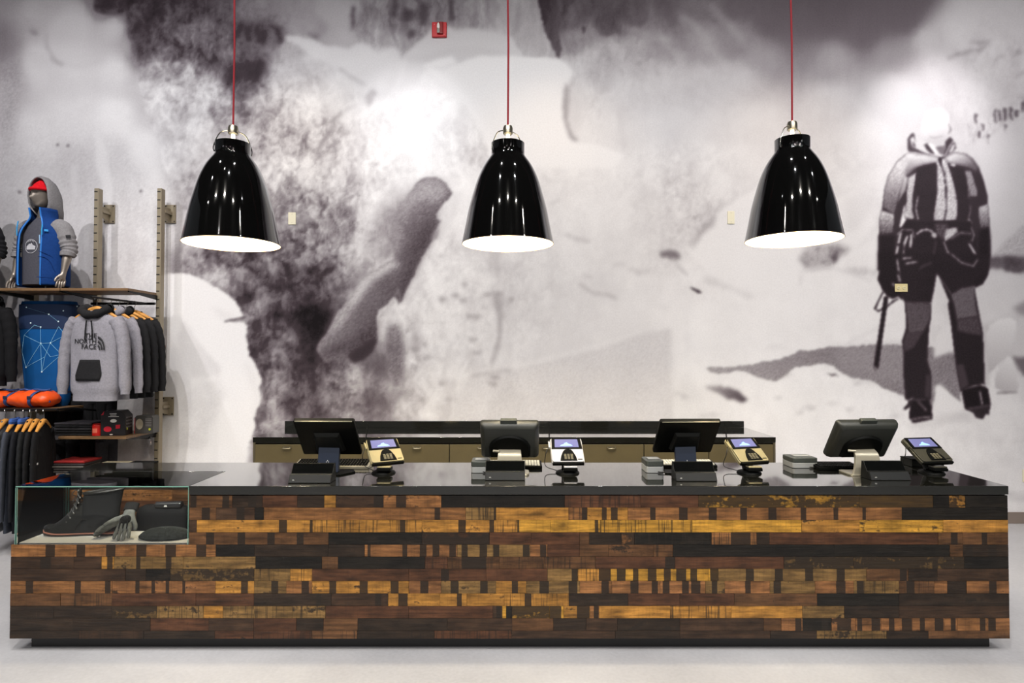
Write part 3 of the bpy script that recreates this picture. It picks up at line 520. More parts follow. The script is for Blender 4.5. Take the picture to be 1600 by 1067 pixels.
def make_wall():
    T, tx, ty = paint_mural()
    def steps(a, b, h): return list(np.arange(a, b-1e-6, h))
    xs = np.array(steps(-8.5, -5.7, .06)+steps(-5.7, 3.66, .0165)+steps(3.66, 4.98, .0085)+steps(4.98, 5.7, .0165)+steps(5.7, 8.5, .06)+[8.5])
    zs = np.array(steps(0, .7, .05)+steps(.7, 5.6, .0132)+steps(5.6, 6.2, .1)+[6.2])
    XX, ZZ = np.meshgrid(xs, zs); dz = ZZ-EYE
    d = WY*CT+dz*ST; u = -WY*ST+dz*CT
    px = VPX+F_PX*XX/d; py = 533.5-F_PX*u/d          # where each point of the print falls in the mural picture
    ix = np.clip((px-MX0)/MQ, 0, T.shape[1]-1.01); iy = np.clip((py-MY0)/MQ, 0, T.shape[0]-1.01)
    x0 = ix.astype(int); y0 = iy.astype(int); fx = ix-x0; fy = iy-y0
    tone = (T[y0, x0]*(1-fx)+T[y0, x0+1]*fx)*(1-fy)+(T[y0+1, x0]*(1-fx)+T[y0+1, x0+1]*fx)*fy
    nx, nz = len(xs), len(zs)
    co = np.stack([XX, np.full_like(XX, WY), ZZ], -1).reshape(-1, 3).astype(np.float32)
    i = np.arange(nx-1)[None]+nx*np.arange(nz-1)[:, None]
    q = np.stack([i, i+1, i+nx+1, i+nx], -1).reshape(-1, 4).astype(np.int32)
    me = bpy.data.meshes.new('wall_back'); me.vertices.add(len(co)); me.vertices.foreach_set('co', co.ravel())
    me.loops.add(q.size); me.loops.foreach_set('vertex_index', q.ravel())
    me.polygons.add(len(q)); me.polygons.foreach_set('loop_start', np.arange(0, q.size, 4, dtype=np.int32))
    me.update(calc_edges=True)
    a = me.attributes.new('tone', 'FLOAT', 'POINT'); a.data.foreach_set('value', (tone.ravel()/255).astype(np.float32))
    me.materials.append(mural_material())
    o = bpy.data.objects.new('mural', me); C.objects.link(o)
    o['label'] = 'printed black and white mural of a snowy ice face with a standing climber'
    wl = struct(box('wall_back', mat('wall_paint', (225, 224, 226), .8), None, -8.5, 8.5, WY+.004, WY+.3, 0, 6.2))
    o.parent = wl
make_wall()
struct(box('baseboard_back', mat('baseboard_taupe', (128, 116, 108), .5), None, -8.5, 8.5, WY-.018, WY, 0, .115, .003))
# ------------------------------------------------------------------ service counter of reclaimed planks
DF, DB = 3.585, 4.35
ZT = Zy(759, DF); ZU = Zy(772.5, DF)                 # worktop, top and underside
XL, XR = X(22, DF)+.0, X(1571, DF)
XC = X(298, DF)                                       # where the glass case meets the counter
ZC = Zy(851, DF)                                      # floor of the glass case
DL = 4.03                                             # back of the glass case
def plank_material():
    m = bpy.data.materials.new('reclaimed_wood'); m.use_nodes = True; n, l = m.node_tree.nodes, m.node_tree.links; b = n['Principled BSDF']
    def math_(op, a, c=None, clamp=False):
        x = n.new('ShaderNodeMath'); x.operation = op; x.use_clamp = clamp
        for i, v in enumerate((a, c)):
            if v is None: continue
            if isinstance(v, (int, float)): x.inputs[i].default_value = v
            else: l.new(v, x.inputs[i])
        return x.outputs[0]
    def attr(name, kind):
        a = n.new('ShaderNodeAttribute'); a.attribute_type = kind; a.attribute_name = name; return a
    tc = n.new('ShaderNodeTexCoord'); oi = n.new('ShaderNodeObjectInfo')
    off = n.new('ShaderNodeVectorMath'); off.operation = 'SCALE'; off.inputs[0].default_value = (37, 11, 23); l.new(oi.outputs['Random'], off.inputs['Scale'])
    av = n.new('ShaderNodeVectorMath'); l.new(tc.outputs['Object'], av.inputs[0]); l.new(off.outputs[0], av.inputs[1])
    def noise(scale, stretch, detail=4, rough=.6):
        mp = n.new('ShaderNodeMapping'); mp.inputs['Scale'].default_value = stretch; l.new(av.outputs[0], mp.inputs['Vector'])
        t = n.new('ShaderNodeTexNoise'); t.inputs['Scale'].default_value = scale; t.inputs['Detail'].default_value = detail; t.inputs['Roughness'].default_value = rough
        l.new(mp.outputs[0], t.inputs['Vector']); return t.outputs['Fac']
    grain = noise(40, (.12, 1, 1.6), 5); blot = noise(7, (1, 1, 2.2), 5); saw = noise(70, (1.4, 1, .05), 2); speck = noise(48, (1, 1, 1), 2); rough_ = noise(55, (1, 1, .5), 3)
    tone = attr('tone', 'OBJECT'); mot = attr('mottle', 'OBJECT'); sw = attr('saw', 'OBJECT'); st = attr('stain', 'GEOMETRY')
    mr = n.new('ShaderNodeMapRange'); mr.inputs['From Min'].default_value = .3; mr.inputs['From Max'].default_value = .7; mr.inputs['To Min'].default_value = .5; mr.inputs['To Max'].default_value = 1.45; l.new(grain, mr.inputs['Value'])
    mr2 = n.new('ShaderNodeMapRange'); mr2.inputs['From Min'].default_value = .3; mr2.inputs['From Max'].default_value = .7; mr2.inputs['To Min'].default_value = .45; mr2.inputs['To Max'].default_value = 1.5; l.new(blot, mr2.inputs['Value'])
    k = math_('MULTIPLY', mr.outputs[0], mr2.outputs[0])
    sc_ = n.new('ShaderNodeVectorMath'); sc_.operation = 'SCALE'; l.new(tone.outputs['Vector'], sc_.inputs[0]); l.new(k, sc_.inputs['Scale'])
    # stain bands with ragged edges, blotches of old paint, saw marks
    s1 = math_('ADD', st.outputs['Fac'], math_('MULTIPLY', math_('SUBTRACT', rough_, .5), 1.1)); s1 = math_('MULTIPLY', math_('SUBTRACT', s1, .42), 5, True)
    s2 = math_('SUBTRACT', math_('ADD', math_('MULTIPLY', blot, .75), math_('MULTIPLY', speck, .25)), math_('SUBTRACT', .70, math_('MULTIPLY', mot.outputs['Fac'], .42))); s2 = math_('MULTIPLY', s2, 14, True)
    s3 = math_('MULTIPLY', math_('MULTIPLY', math_('SUBTRACT', saw, .52), 7, True), math_('ADD', math_('MULTIPLY', sw.outputs['Fac'], .8), .16))
    s4 = math_('MULTIPLY', math_('MULTIPLY', math_('SUBTRACT', speck, .68), 12, True), .6)
    s = math_('MULTIPLY', math_('MAXIMUM', math_('MAXIMUM', s1, s2), math_('MAXIMUM', s3, s4)), .93)
    mx = n.new('ShaderNodeMix'); mx.data_type = 'RGBA'; l.new(s, mx.inputs[0]); l.new(sc_.outputs[0], mx.inputs[6]); mx.inputs[7].default_value = lin((34, 27, 21))+(1,)
    l.new(mx.outputs[2], b.inputs['Base Color']); b.inputs['Roughness'].default_value = .42; b.inputs['Specular IOR Level'].default_value = .35
    bp = n.new('ShaderNodeBump'); bp.inputs['Strength'].default_value = .35; bp.inputs['Distance'].default_value = .004; l.new(k, bp.inputs['Height']); l.new(bp.outputs[0], b.inputs['Normal'])
    return m
WOOD = plank_material()
WK = .55
TONE = {'K': (32, 27, 21), 'D': (78, 56, 40), 'M': (116, 80, 50), 'R': (100, 64, 42), 'T': (164, 112, 66), 'O': (150, 116, 68), 'G': (206, 146, 66), 'Y': (232, 172, 66), 'P': (164, 112, 68), 'E': (58, 44, 33)}
ROWY = [774, 793, 812.3, 831.8, 851, 869.8, 888.8, 907.8, 927.2, 946.8, 966, 985.5, 998]
# per row: x0, tone (+ m mottled, s saw-marked), dark bands x0-x1,...   a plank ends where the next begins
ROWS = [
 "298 M 300-309,350-360|365 E 390-402|412 R|466 Em|508 Gm|526 Dm 585-600|600 Tm 620-635|690 K|882 Rs|1000 R|1090 Ymm|1340 Ymmm|1455 Km|1480 Gmm|1505 K|1571",
 "298 M 318-330|340 D 372-384|400 K|414 T 680-688|728 Os 772-775|775 G|888 Ts 909-917|917 Gm 940-947,954-964|980 T 1015-1023,1060-1073,1106-1118,1155-1165,1199-1211,1249-1257,1300-1307,1345-1350|1406 K|1571",
 "298 D|310 Gm 438-450,486-490|492 Gs 626-634|660 Gm 717-728,765-772|775 Gs|808 Y 808-811|860 Y 929-934|937 Ys|1080 Y|1250 Gm|1340 Ym|1470 G|1571",
 "298 M 325-337,374-385,420-431,466-476|515 Km|660 Rmm|765 R|830 R|905 M|920 Em|970 Tmm|990 Kms|1110 Ts 1140-1170|1180 E|1200 R|1462 M 1482-1492|1500 M 1530-1538|1571",
 "24 T 76-90,124-137,170-184,217-232,262-278,310-325|340 K|400 E|515 Es|571 T 576-584|580 P 630-637,657-667,677-687,703-713|715 O 722-731,750-761,771-780,817-827|828 P 844-853|855 R|905 M|950 Mm|1020 Ms|1050 K|1300 K|1480 M|1500 E 1505-1515,1540-1552|1571",
 "24 D 68-84|120 D|163 G 172-180|182 Om 217-223,263-271|290 Om|402 K|505 M|530 K|665 Rs|700 Ms 722-760|780 Ms|850 Ms|930 R 1038-1053|1053 R|1222 Omms 1240-1262,1306-1316|1330 Omms 1352-1366,1404-1414,1453-1461|1502 K|1571",
 "24 D|200 Em|232 Kmm|270 Omms|400 Os|456 Gs|490 R|640 R 690-702|760 R|855 O 893-902|902 Gs 935-953|953 Y 963-976,988-996,1011-1024,1036-1046,1055-1070,1077-1087|1105 Y 1108-1120|1120 O 1163-1175,1208-1220,1255-1267,1304-1316|1350 M 1402-1412|1415 Em|1460 D|1571",
 "24 T 46-57,122-131,169-177|180 Pm 216-222,241-246,263-268,289-293|340 Gm 380-390|400 Om 427-437|450 T 474-485|490 Gm 517-527,564-576,612-624|640 P 658-670|690 Om 705-717,751-762|775 G 800-809|822 O 843-857,888-901|905 T 939-950|955 P 984-996,1017-1026|1030 P 1034-1044,1064-1074,1078-1092|1100 Om 1110-1118|1130 P 1162-1170|1200 O 1206-1217|1270 P 1303-1317|1330 Oms 1335-1345|1400 Mms 1412-1424|1455 P|1475 Em|1505 P 1540-1551|1571",
 "24 M|100 Ms|180 R|310 R|400 E 497-504|520 D 588-597|608 Gm 624-638|688 G 715-722|730 Gm|788 Gs 820-830|888 E|980 R|1060 R|1145 M|1273 K|1400 Em|1571",
 "24 Es|90 Em|180 Omm|250 Oms|322 Gm|352 Oms|400 Os|460 Oms|511 R|640 R|770 D 776-783|785 Y|791 K|800 Ymm|858 Y 858-876|880 Gm 901-920|921 T 927-934|935 G|1045 Gs|1140 G|1250 Om|1315 E|1400 D|1571",
 "24 E|120 E|240 R|330 D|400 R|466 E|508 M|561 E|700 D|800 M|864 E|915 D|963 Em|1060 D|1190 Mm|1217 P 1239-1248|1250 Km 1280-1290|1295 Pm 1304-1325|1332 Pm 1335-1342,1357-1370|1372 Pm 1384-1392,1404-1419|1420 Pm 1432-1439,1455-1468|1470 P 1480-1487|1490 T 1525-1533|1536 P 1538-1549|1571",
 "24 E|130 Ds|230 E|340 Rm|400 Rs|490 Ms|560 Es|680 Rs|800 D|960 Em|1060 D|1200 E|1272 Oms|1380 Em|1445 M|1571"]
root = thing('service_counter', 'long shop counter faced with dark and golden reclaimed wood planks', 'counter', (0, DF, 0))
def loc(o, p=(0, DF, 0)): o.location = Vector(o.location)-Vector(p)
def make_plank(x0, x1, z0, z1, y, tone, mottle, saw, bands, parent, t=.014):
    cx, cz = (x0+x1)/2, (z0+z1)/2; g = .0007
    a, b = x0+g, x1-g; lo, hi = z0+g, z1-g
    e = .0035; br = [(a, 0.0)]
    for p, q in bands:
        p, q = max(p, a), min(q, b)
        if q-p < .004: continue
        if p-e > br[-1][0]+.001: br += [(p-e, 0.0)]
        br += [(max(p+e*.3, br[-1][0]+.0004), 1.0), (q-e*.3, 1.0), (min(q+e, b), 0.0)]
    br = [x for x in br if x[0] < b-.0004]+[(b, 0.0 if not bands or bands[-1][1] < b-.003 else 1.0)]
    n = len(br); V = []; S = []
    for xx, s in br: V += [(xx-cx, 0, lo-cz), (xx-cx, 0, hi-cz)]; S += [s, s]
    k = len(V); V += [(a-cx, t, lo-cz), (a-cx, t, hi-cz), (b-cx, t, lo-cz), (b-cx, t, hi-cz)]; S += [0]*4
    Fs = [(2*i, 2*i+2, 2*i+3, 2*i+1) for i in range(n-1)]
    Fs += [tuple([2*i+1 for i in range(n)]+[k+3, k+1]), tuple([2*i for i in range(n-1, -1, -1)]+[k, k+2]), (0, 1, k+1, k), (2*n-1, 2*n-2, k+2, k+3)]
    me = bpy.data.meshes.new('plank'); me.from_pydata(V, [], Fs); me.update()
    at = me.attributes.new('stain', 'FLOAT', 'POINT'); at.data.foreach_set('value', S)
    me.materials.append(WOOD)
    o = bpy.data.objects.new('plank', me); C.objects.link(o); o.location = (cx, y, cz); o.parent = parent
    o['tone'] = [v*WK for v in lin(TONE[tone])]; o['mottle'] = float(mottle); o['saw'] = float(saw)
    return o
prnd = random.Random(3)
for r, row in enumerate(ROWS):
    z1, z0 = Zy(ROWY[r], DF), Zy(ROWY[r+1], DF)
    cells = row.split('|'); xs = [float(c.split()[0]) for c in cells]
    for i, c in enumerate(cells[:-1]):
        tk = c.split(); code = tk[1]
        bands = [tuple(X(float(v), DF) for v in b.split('-')) for b in tk[2].split(',')] if len(tk) > 2 else []
        xa = X(xs[i], DF) if xs[i] > 24 else XL
        # planks stand slightly proud of one another
        o = make_plank(xa, X(xs[i+1], DF), z0, z1, 0, code[0], .35*code.count('m'), .9 if 's' in code else 0, bands, root)
        o.location.y = prnd.uniform(0, .0022)
        t = np.array(o['tone'])*prnd.uniform(.88, 1.12); o['tone'] = [float(v) for v in t]
BLACK = mat('black_carcass', (22, 21, 20), .6)
ZB = Zy(998, DF)
cb = MB().box(XC+.012, XR-.004, .0165, DB-DF, ZB+.002, ZU-.003).box(XL+.004, XC+.012, .0165, DB-DF, ZB+.002, ZC-.012).build('carcass', BLACK, root, smooth=False)
pl = MB().box(X(42, DF), X(1553, DF), .07, DB-DF-.05, 0, ZB+.002).build('plinth', mat('black_plinth', (28, 28, 28), .5), root, smooth=False)
# back wall of the glass case, faced with the same planks
for z0, z1, segs in ((ZT-.045-.0725, ZT-.045, "K D E"), (ZT-.045-.145, ZT-.045-.0725, "T Tm M"), (ZT-.045-.2175, ZT-.045-.145, "E R D"), (ZC+.002, ZT-.045-.2175, "D M E")):
    xa = XL+.02
    for i, cde in enumerate(segs.split()):
        xb = XL+.02+(XC-XL-.02)*(i+1)/3
        make_plank(xa, xb, z0, z1, DL-DF-.016, cde[0], .35*cde.count('m'), 0, [], root); xa = xb
MB().box(XL+.01, XC+.012, DL-DF, DB-DF, ZC-.012, ZU-.003).build('rear_panel', BLACK, root, smooth=False)
MB().box(XC-.002, XC+.012, .012, DL-DF, ZC, ZU-.003).build('case_side_panel', mat('dark_wood_panel', (66, 46, 32), .5, noise=.3, nscale=12, stretch=(1, .2, 3)), root, smooth=False)
# worktop: one L-shaped slab of dark stone
ST_ = mat('dark_stone', (27, 27, 23), .08, noise=.12, nscale=160, coat=1)
ST_.node_tree.nodes['Principled BSDF'].inputs['Coat IOR'].default_value = 1.62
wt = MB().prism([(XC+.001, DF-.004), (XR+.002, DF-.004), (XR+.002, DB), (XL, DB), (XL, DL), (XC+.001, DL)], 'z', ZU, ZT).build('countertop', ST_, None, .0025, smooth=False)
tag(wt, 'dark grey polished stone worktop lying along the whole plank counter', 'countertop')
# glass display case
def glass_material():
    m = bpy.data.materials.new('clear_glass'); m.use_nodes = True; n, l = m.node_tree.nodes, m.node_tree.links
    n.remove(n['Principled BSDF']); t = n.new('ShaderNodeBsdfTransparent'); t.inputs[0].default_value = (.985, .995, .99, 1)
    g = n.new('ShaderNodeBsdfGlossy'); g.inputs['Roughness'].default_value = .01; f = n.new('ShaderNodeFresnel'); f.inputs[0].default_value = 1.27
    mx = n.new('ShaderNodeMixShader'); l.new(f.outputs[0], mx.inputs[0]); l.new(t.outputs[0], mx.inputs[1]); l.new(g.outputs[0], mx.inputs[2]); l.new(mx.outputs[0], n['Material Output'].inputs[0])
    return m
GL = glass_material(); GE = mat('green_glass_edge', (120, 165, 150), .15)
dc = thing('display_case', 'clear glass display case built into the end of the plank counter', 'display case', (XL, DF, ZC))
gx0, gx1, gy0, gy1, gz0, gz1 = X(28, DF)-XL, XC-XL-.003, 0.002, DL-DF-.018, .001, ZT-ZC-.001
box('front_pane', GL, dc, gx0+.009, gx1, gy0, gy0+.008, gz0, gz1-.009)
box('side_pane', GL, dc, gx0, gx0+.008, gy0, gy1, gz0, gz1-.009)
box('top_pane', GL, dc, gx0, gx1, gy0, gy1+.016, gz1-.008, gz1)
e = .0022
for nm, bx in (('glass_edge', (gx0, gx1, gy0-e, gy0, gz1-.007, gz1-.001)), ('glass_edge', (gx0-.001, gx0+.002, gy0-e, gy0, gz0, gz1-.009)), ('glass_edge', (gx0+.0085, gx0+.0105, gy0-e, gy0, gz0, gz1-.009)), ('glass_edge', (gx1-.003, gx1, gy0-e, gy0, gz0, gz1-.009)), ('glass_edge', (gx0, gx0+.004, gy1-.003, gy1, gz0, gz1-.009))):
    box(nm, GE, dc, *bx)
box('display_board', mat('white_board', (238, 236, 230), .6), dc, gx0+.012, gx1-.004, .018, .25, gz0, gz0+.006, .001)
box('case_floor', mat('black_board', (26, 26, 26), .6), dc, gx0+.012, gx1-.004, .2505, gy1, gz0, gz0+.004)
# ------------------------------------------------------------------ cabinet along the wall
BD = 5.52; BW = 6.23
bc = thing('back_counter_cabinet', 'low olive drawer cabinet with dark stone top against the mural wall', 'cabinet', (0, BD, 0))
bx0, bx1 = X(396, BD), X(1211, BD); bz1, bz0 = Zy(683, BD), Zy(691.5, BD)
OL = mat('olive_laminate', (88, 78, 52), .5, noise=.06, nscale=8); OLD = mat('dark_olive_panel', (78, 70, 52), .55)
box('stone_top', ST_, bc, bx0, bx1, 0, BW-BD, bz0, bz1, .003)
sx0, sx1 = X(443, BW), X(1168, BW)
box('backsplash', ST_, bc, bx0+.02, bx1-.02, BW-BD, BW-BD+.035, bz1, Zy(658, BW), .002)
box('carcass', mat('dark_carcass', (40, 37, 31), .6), bc, bx0+.012, bx1-.012, .022, BW-BD, .09, bz0, 0)
box('plinth', BLACK, bc, bx0+.05, bx1-.05, .06, BW-BD-.02, 0, .0895)
for a in (bx0+.002, bx1-.022): box('end_panel', OLD, bc, a, a+.02, .002, BW-BD, .01, bz0-.0005, .001)
seams = [399.5+i*(1207.5-399.5)/8 for i in range(9)]
HM = mat('brushed_nickel', (150, 142, 120), .35, .9)
for i in range(8):
    a, b = X(seams[i], BD)+.004, X(seams[i+1], BD)-.004
    for nm, za, zb in (('drawer', bz0-.30, bz0-.018), ('door', .10, bz0-.306)):
        d = box(nm, OL, bc, a, b, 0, .02, za, zb, .0015)
        cx = (a+b)/2; hz = Zy(699.5, BD) if nm == 'drawer' else zb-.05
        h = MB().tube([(cx-.035, .001, hz), (cx-.034, -.02, hz-.002), (cx-.026, -.026, hz-.004), (cx+.026, -.026, hz-.004), (cx+.034, -.02, hz-.002), (cx+.035, .001, hz)], .0055).box(cx-.04, cx+.04, -.003, .001, hz-.004, hz+.012).build('handle', HM, d)
# ------------------------------------------------------------------ things fixed to the mural wall
al = thing('fire_alarm_strobe', 'red fire alarm strobe mounted high on the mural wall', 'alarm', (X(685.5, WY), WY, Zy(48, WY)))
RED = mat('alarm_red', (196, 22, 30), .35)
box('backplate', RED, al, -.077, .077, -.03, 0, -.077, .077, .006)
box('strobe_housing', mat('alarm_dark_red', (140, 10, 16), .3), al, -.022, .042, -.052, -.0302, -.055, .07, .006)
MB().lathe([(.0, .062), (.008, .05), (.0155, .03), (.0165, .005), (.013, -.004), (0, -.005)], 14, (-.006, -.054, 0)).build('strobe_lens', mat('clear_lens', (250, 246, 240), .1), al)
box('strobe_reflector', mat('lens_grey', (150, 150, 140), .25, .6), al, -.02, .008, -.056, -.0522, -.05, -.006, .002)
for dx, dz in ((.05, -.055), (-.05, .05)): MB().lathe([(0, .003), (.005, .002), (.006, 0)], 10).build('screw', mat('screw_pink', (230, 120, 125), .3), al).matrix_local = Matrix.Translation((dx, -.031, dz)) @ Matrix.Rotation(R(90), 4, 'X')
IV = mat('ivory_plastic', (240, 234, 208), .4); IVY = mat('yellow_ivory_plastic', (226, 212, 160), .4)
def plate(x0, x1, y0, y1, label, m, kind):
    cx, cz = (X(x0, WY)+X(x1, WY))/2, (Zy(y0, WY)+Zy(y1, WY))/2; w_, h_ = (X(x1, WY)-X(x0, WY))/2, (Zy(y0, WY)-Zy(y1, WY))/2
    t = thing('wall_plate' if kind == 'blank' else 'power_outlet', label, 'wall plate' if kind == 'blank' else 'outlet', (cx, WY, cz))
    box('cover_plate', m, t, -w_, w_, -.008, 0, -h_, h_, .003)
    if kind == 'blank':
        for dz in (-h_*.7, h_*.7): box('screw', mat('screw_ivory', (200, 195, 175), .4), t, -.003, .003, -.0095, -.0081, dz-.003, dz+.003)
    else:
        for s in (-1, 1):
            q = (s*w_*.45, 0) if w_ > h_ else (0, s*h_*.45)
            f = MB().lathe([(0, .003), (.019, .003), (.02, 0)], 16); o = f.build('socket', mat('socket_ivory', (232, 222, 180), .4), t)
            o.matrix_local = Matrix.Translation((q[0], -.0085, q[1])) @ Matrix.Rotation(R(90), 4, 'X')
            for d in (-.006, .006): box('slot', BLACK, o, d-.0012, d+.0012, -.005, .005, .0031, .0038)
plate(449, 461, 332, 351, 'ivory blank wall plate on dark ice of the mural', IV, 'blank')
plate(1138, 1149, 330, 350, 'ivory blank wall plate on the pale snow mound of the mural', IV, 'blank')
plate(1399, 1419, 443.5, 456, "yellowish sideways outlet beside the printed climber's hand", IVY, 'outlet')
plate(1594, 1608, 733, 753, 'upright ivory outlet low on the mural beyond the counter end', IV, 'outlet')
# ------------------------------------------------------------------ pendant lamps
def enamel():
    m = mat('black_enamel', (7, 7, 7), .06, coat=.6); return m
LW = mat('white_enamel', (244, 243, 238), .45); CH = mat('chrome', (205, 203, 196), .14, 1); CORD = mat('red_cord', (150, 18, 34), .7)
BULB = mat('bulb_glow', (255, 236, 200), .3, emit=14)
LD = 3.80
def pendant(px, rim, label):
    cx = X(px, LD); z = Zy(rim, LD); k = LD/F_PX/4.27                 # zoomed pixels of the middle lamp to metres
    t = thing('pendant_lamp', label, 'lamp', (cx, LD, z), 0, 'three black pendant lamps over the counter')
    prof = [(307, 0), (304, 14), (281, 129), (262, 228), (236, 328), (209, 420), (180, 490), (155, 535), (132, 568), (118, 588), (112, 606), (112, 676)]
    prof = [tuple(v) for v in spline([(r, h, 0) for r, h in prof], 3)]
    out = [(r*k, h*k) for r, h, _ in prof]; inn = [((r-5)*k, h*k) for r, h, _ in prof]
    MB().lathe(out+[inn[-1]], 64).build('lamp_shade', enamel(), t, angle=60)
    o = MB().lathe(inn[:-3], 64).build('shade_lining', LW, t, angle=60)
    MB().loft([ell(0, 0, 0, 307*k, 307*k, 64), ell(0, 0, 0, 302*k, 302*k, 64), ell(0, 0, -.0015, 302*k, 302*k, 64), ell(0, 0, -.0015, 307*k, 307*k, 64), ell(0, 0, 0, 307*k, 307*k, 64)], cap=False).build('rim', mat('brass_rim', (170, 130, 70), .4, .7), t)
    a = 106*k; zc = 640*k; top = 775*k
    yw = R(28)
    arch = [(a+.006, 0, zc-.03), (a+.012, 0, zc-.005), (a*.98, 0, zc+.045), (a*.72, 0, zc+.095), (.03, 0, top-.012)]
    for s in (1, -1):
        h = MB().tube([(s*p[0]*math.cos(yw), s*p[0]*math.sin(yw), p[2]) for p in spline(arch, 5)], .0035).build('handle_wire', CH, t)
    sk = MB().lathe([(.006, 800*k), (.026, 796*k), (.031, 780*k), (.031, 745*k), (.027, 740*k), (.0, 740*k)], 24).build('lamp_socket', mat('socket_metal', (165, 160, 145), .3, .9), t)
    MB().lathe([(.012, .0), (.012, -.05)], 12, (0, 0, 740*k)).build('socket_stem', mat('warm_white_glow', (255, 244, 214), .4, emit=2.2), sk)  # glowing stem stands in for bulb light leaking out at the socket
    MB().sphere((0, 0, .205), (.045, .045, .06)).build('bulb', BULB, t)
    MB().tube([(0, 0, 798*k), (.003, 0, 798*k+.5), (-.004, 0, 798*k+1.1), (.002, 0, 798*k+1.7), (0, 0, 6.2-z)], .0062, 8).build('cord', CORD, t)
    MB().lathe([(0, 0), (.06, 0), (.06, -.03), (0, -.034)], 20, (0, 0, 6.2-z)).build('ceiling_rose', mat('rose_black', (30, 30, 30), .5), t)
    l = bpy.data.lights.new('pendant_bulb', 'POINT'); l.energy = 52; l.color = (1, .84, .56); l.shadow_soft_size = .05
    lo = bpy.data.objects.new('pendant_bulb', l); C.objects.link(lo); lo.location = (cx, LD, z+.13)
pendant(361, 381.5, 'black glossy bell pendant lamp nearest the clothes rack')
pendant(793.5, 381.5, 'black glossy bell pendant lamp hanging over the middle of the counter')
pendant(1241, 375, 'black glossy bell pendant lamp nearest the printed climber')
# ------------------------------------------------------------------ tills on the counter
def frame(q):
    cx, cy, cz, psi, th = q[:5]
    U = Vector((math.cos(psi), math.sin(psi), 0)); V = Vector((-math.sin(psi)*math.sin(th), math.cos(psi)*math.sin(th), math.cos(th))); N = U.cross(V)
    return Matrix(((U.x, V.x, N.x, cx), (U.y, V.y, N.y, cy), (U.z, V.z, N.z, cz), (0, 0, 0, 1)))
BP = mat('black_plastic', (10, 11, 10), .5, spec=.08); BPM = mat('black_matte_plastic', (17, 18, 17), .5, spec=.2); BG = mat('black_screen_glass', (8, 9, 9), .05)
GP = mat('graphite_plastic', (62, 66, 62), .4); SL = mat('slate_plastic', (10, 13, 15), .5, spec=.2); SV = mat('silver_plastic', (172, 166, 148), .32, .35); NV = mat('navy_plastic', (34, 42, 58), .35)
WH = mat('white_print', (232, 232, 228), .5); LG = mat('light_grey_plastic', (150, 152, 152), .45); KEYW = mat('pale_keys', (220, 218, 205), .5)
CB = mat('black_cable', (18, 18, 18), .5)
def rrect(w, l, r, n=4):
    out = []
    for cx, cy, a0 in ((w-r, l-r, 0), (-w+r, l-r, 90), (-w+r, -l+r, 180), (w-r, -l+r, 270)):
        for k in range(n+1): out.append((cx+r*math.cos(R(a0+90*k/n)), cy+r*math.sin(R(a0+90*k/n))))
    return out
def rslab(w, l, r, z0, z1, n=4): return MB().prism(rrect(w/2, l/2, r, n), 'z', z0, z1)
def flat_monitor(q, label):
    w_, l_ = q[5], q[6]; t = thing('till_monitor', label, 'monitor', (q[0], q[1], ZT), 0)
    fm = Matrix.Translation((-q[0], -q[1], -ZT)) @ frame(q)
    def part(mb, nm, m, **k): o = mb.build(nm, m, t, **k); o.matrix_local = fm; return o
    part(rslab(w_, l_, .012, -.026, 0), 'housing', BP, bevel=.003, smooth=False)
    part(rslab(w_-.012, l_-.012, .008, -.0285, -.0262), 'screen', BG)
    part(rslab(w_*.94, .006, .002, 0.0002, .002).add([], []), 'top_trim', SV).matrix_local = fm @ Matrix.Translation((0, l_/2-.004, 0))
    hub = MB().hexa([(-.10, -.11, .0002), (.10, -.11, .0002), (.085, .05, .0002), (-.085, .05, .0002)], [(-.085, -.10, .028), (.085, -.10, .028), (.07, .03, .02), (-.07, .03, .02)])
    part(hub, 'mount_hub', BPM, bevel=.004)
    hz = Vector(fm @ Vector((0, -.07, .012)))
    nw = .068
    MB().hexa([(-nw, -.01, .0095), (nw, -.01, .0095), (nw, .03, .0095), (-nw, .03, .0095)], [(-nw, hz.y-.012, hz.z+.01), (nw, hz.y-.012, hz.z+.01), (nw, hz.y+.02, hz.z+.03), (-nw, hz.y+.02, hz.z+.03)]).build('stand_neck', NV, t, bevel=.004)
    MB().prism([(-.07, -.06), (.10, -.075), (.17, .03), (.14, .10), (-.12, .10), (-.14, 0)], 'z', .001, .009).build('stand_foot', BP, t, bevel=.002, smooth=False)
    k = MB()
    for a in range(3): k.box(-.008+a*.007, -.004+a*.007, -.0125, -.0105, .075+.008*(a == 1), .081+.008*(a == 1))
    k.build('neck_marks', WH, t)
    return t
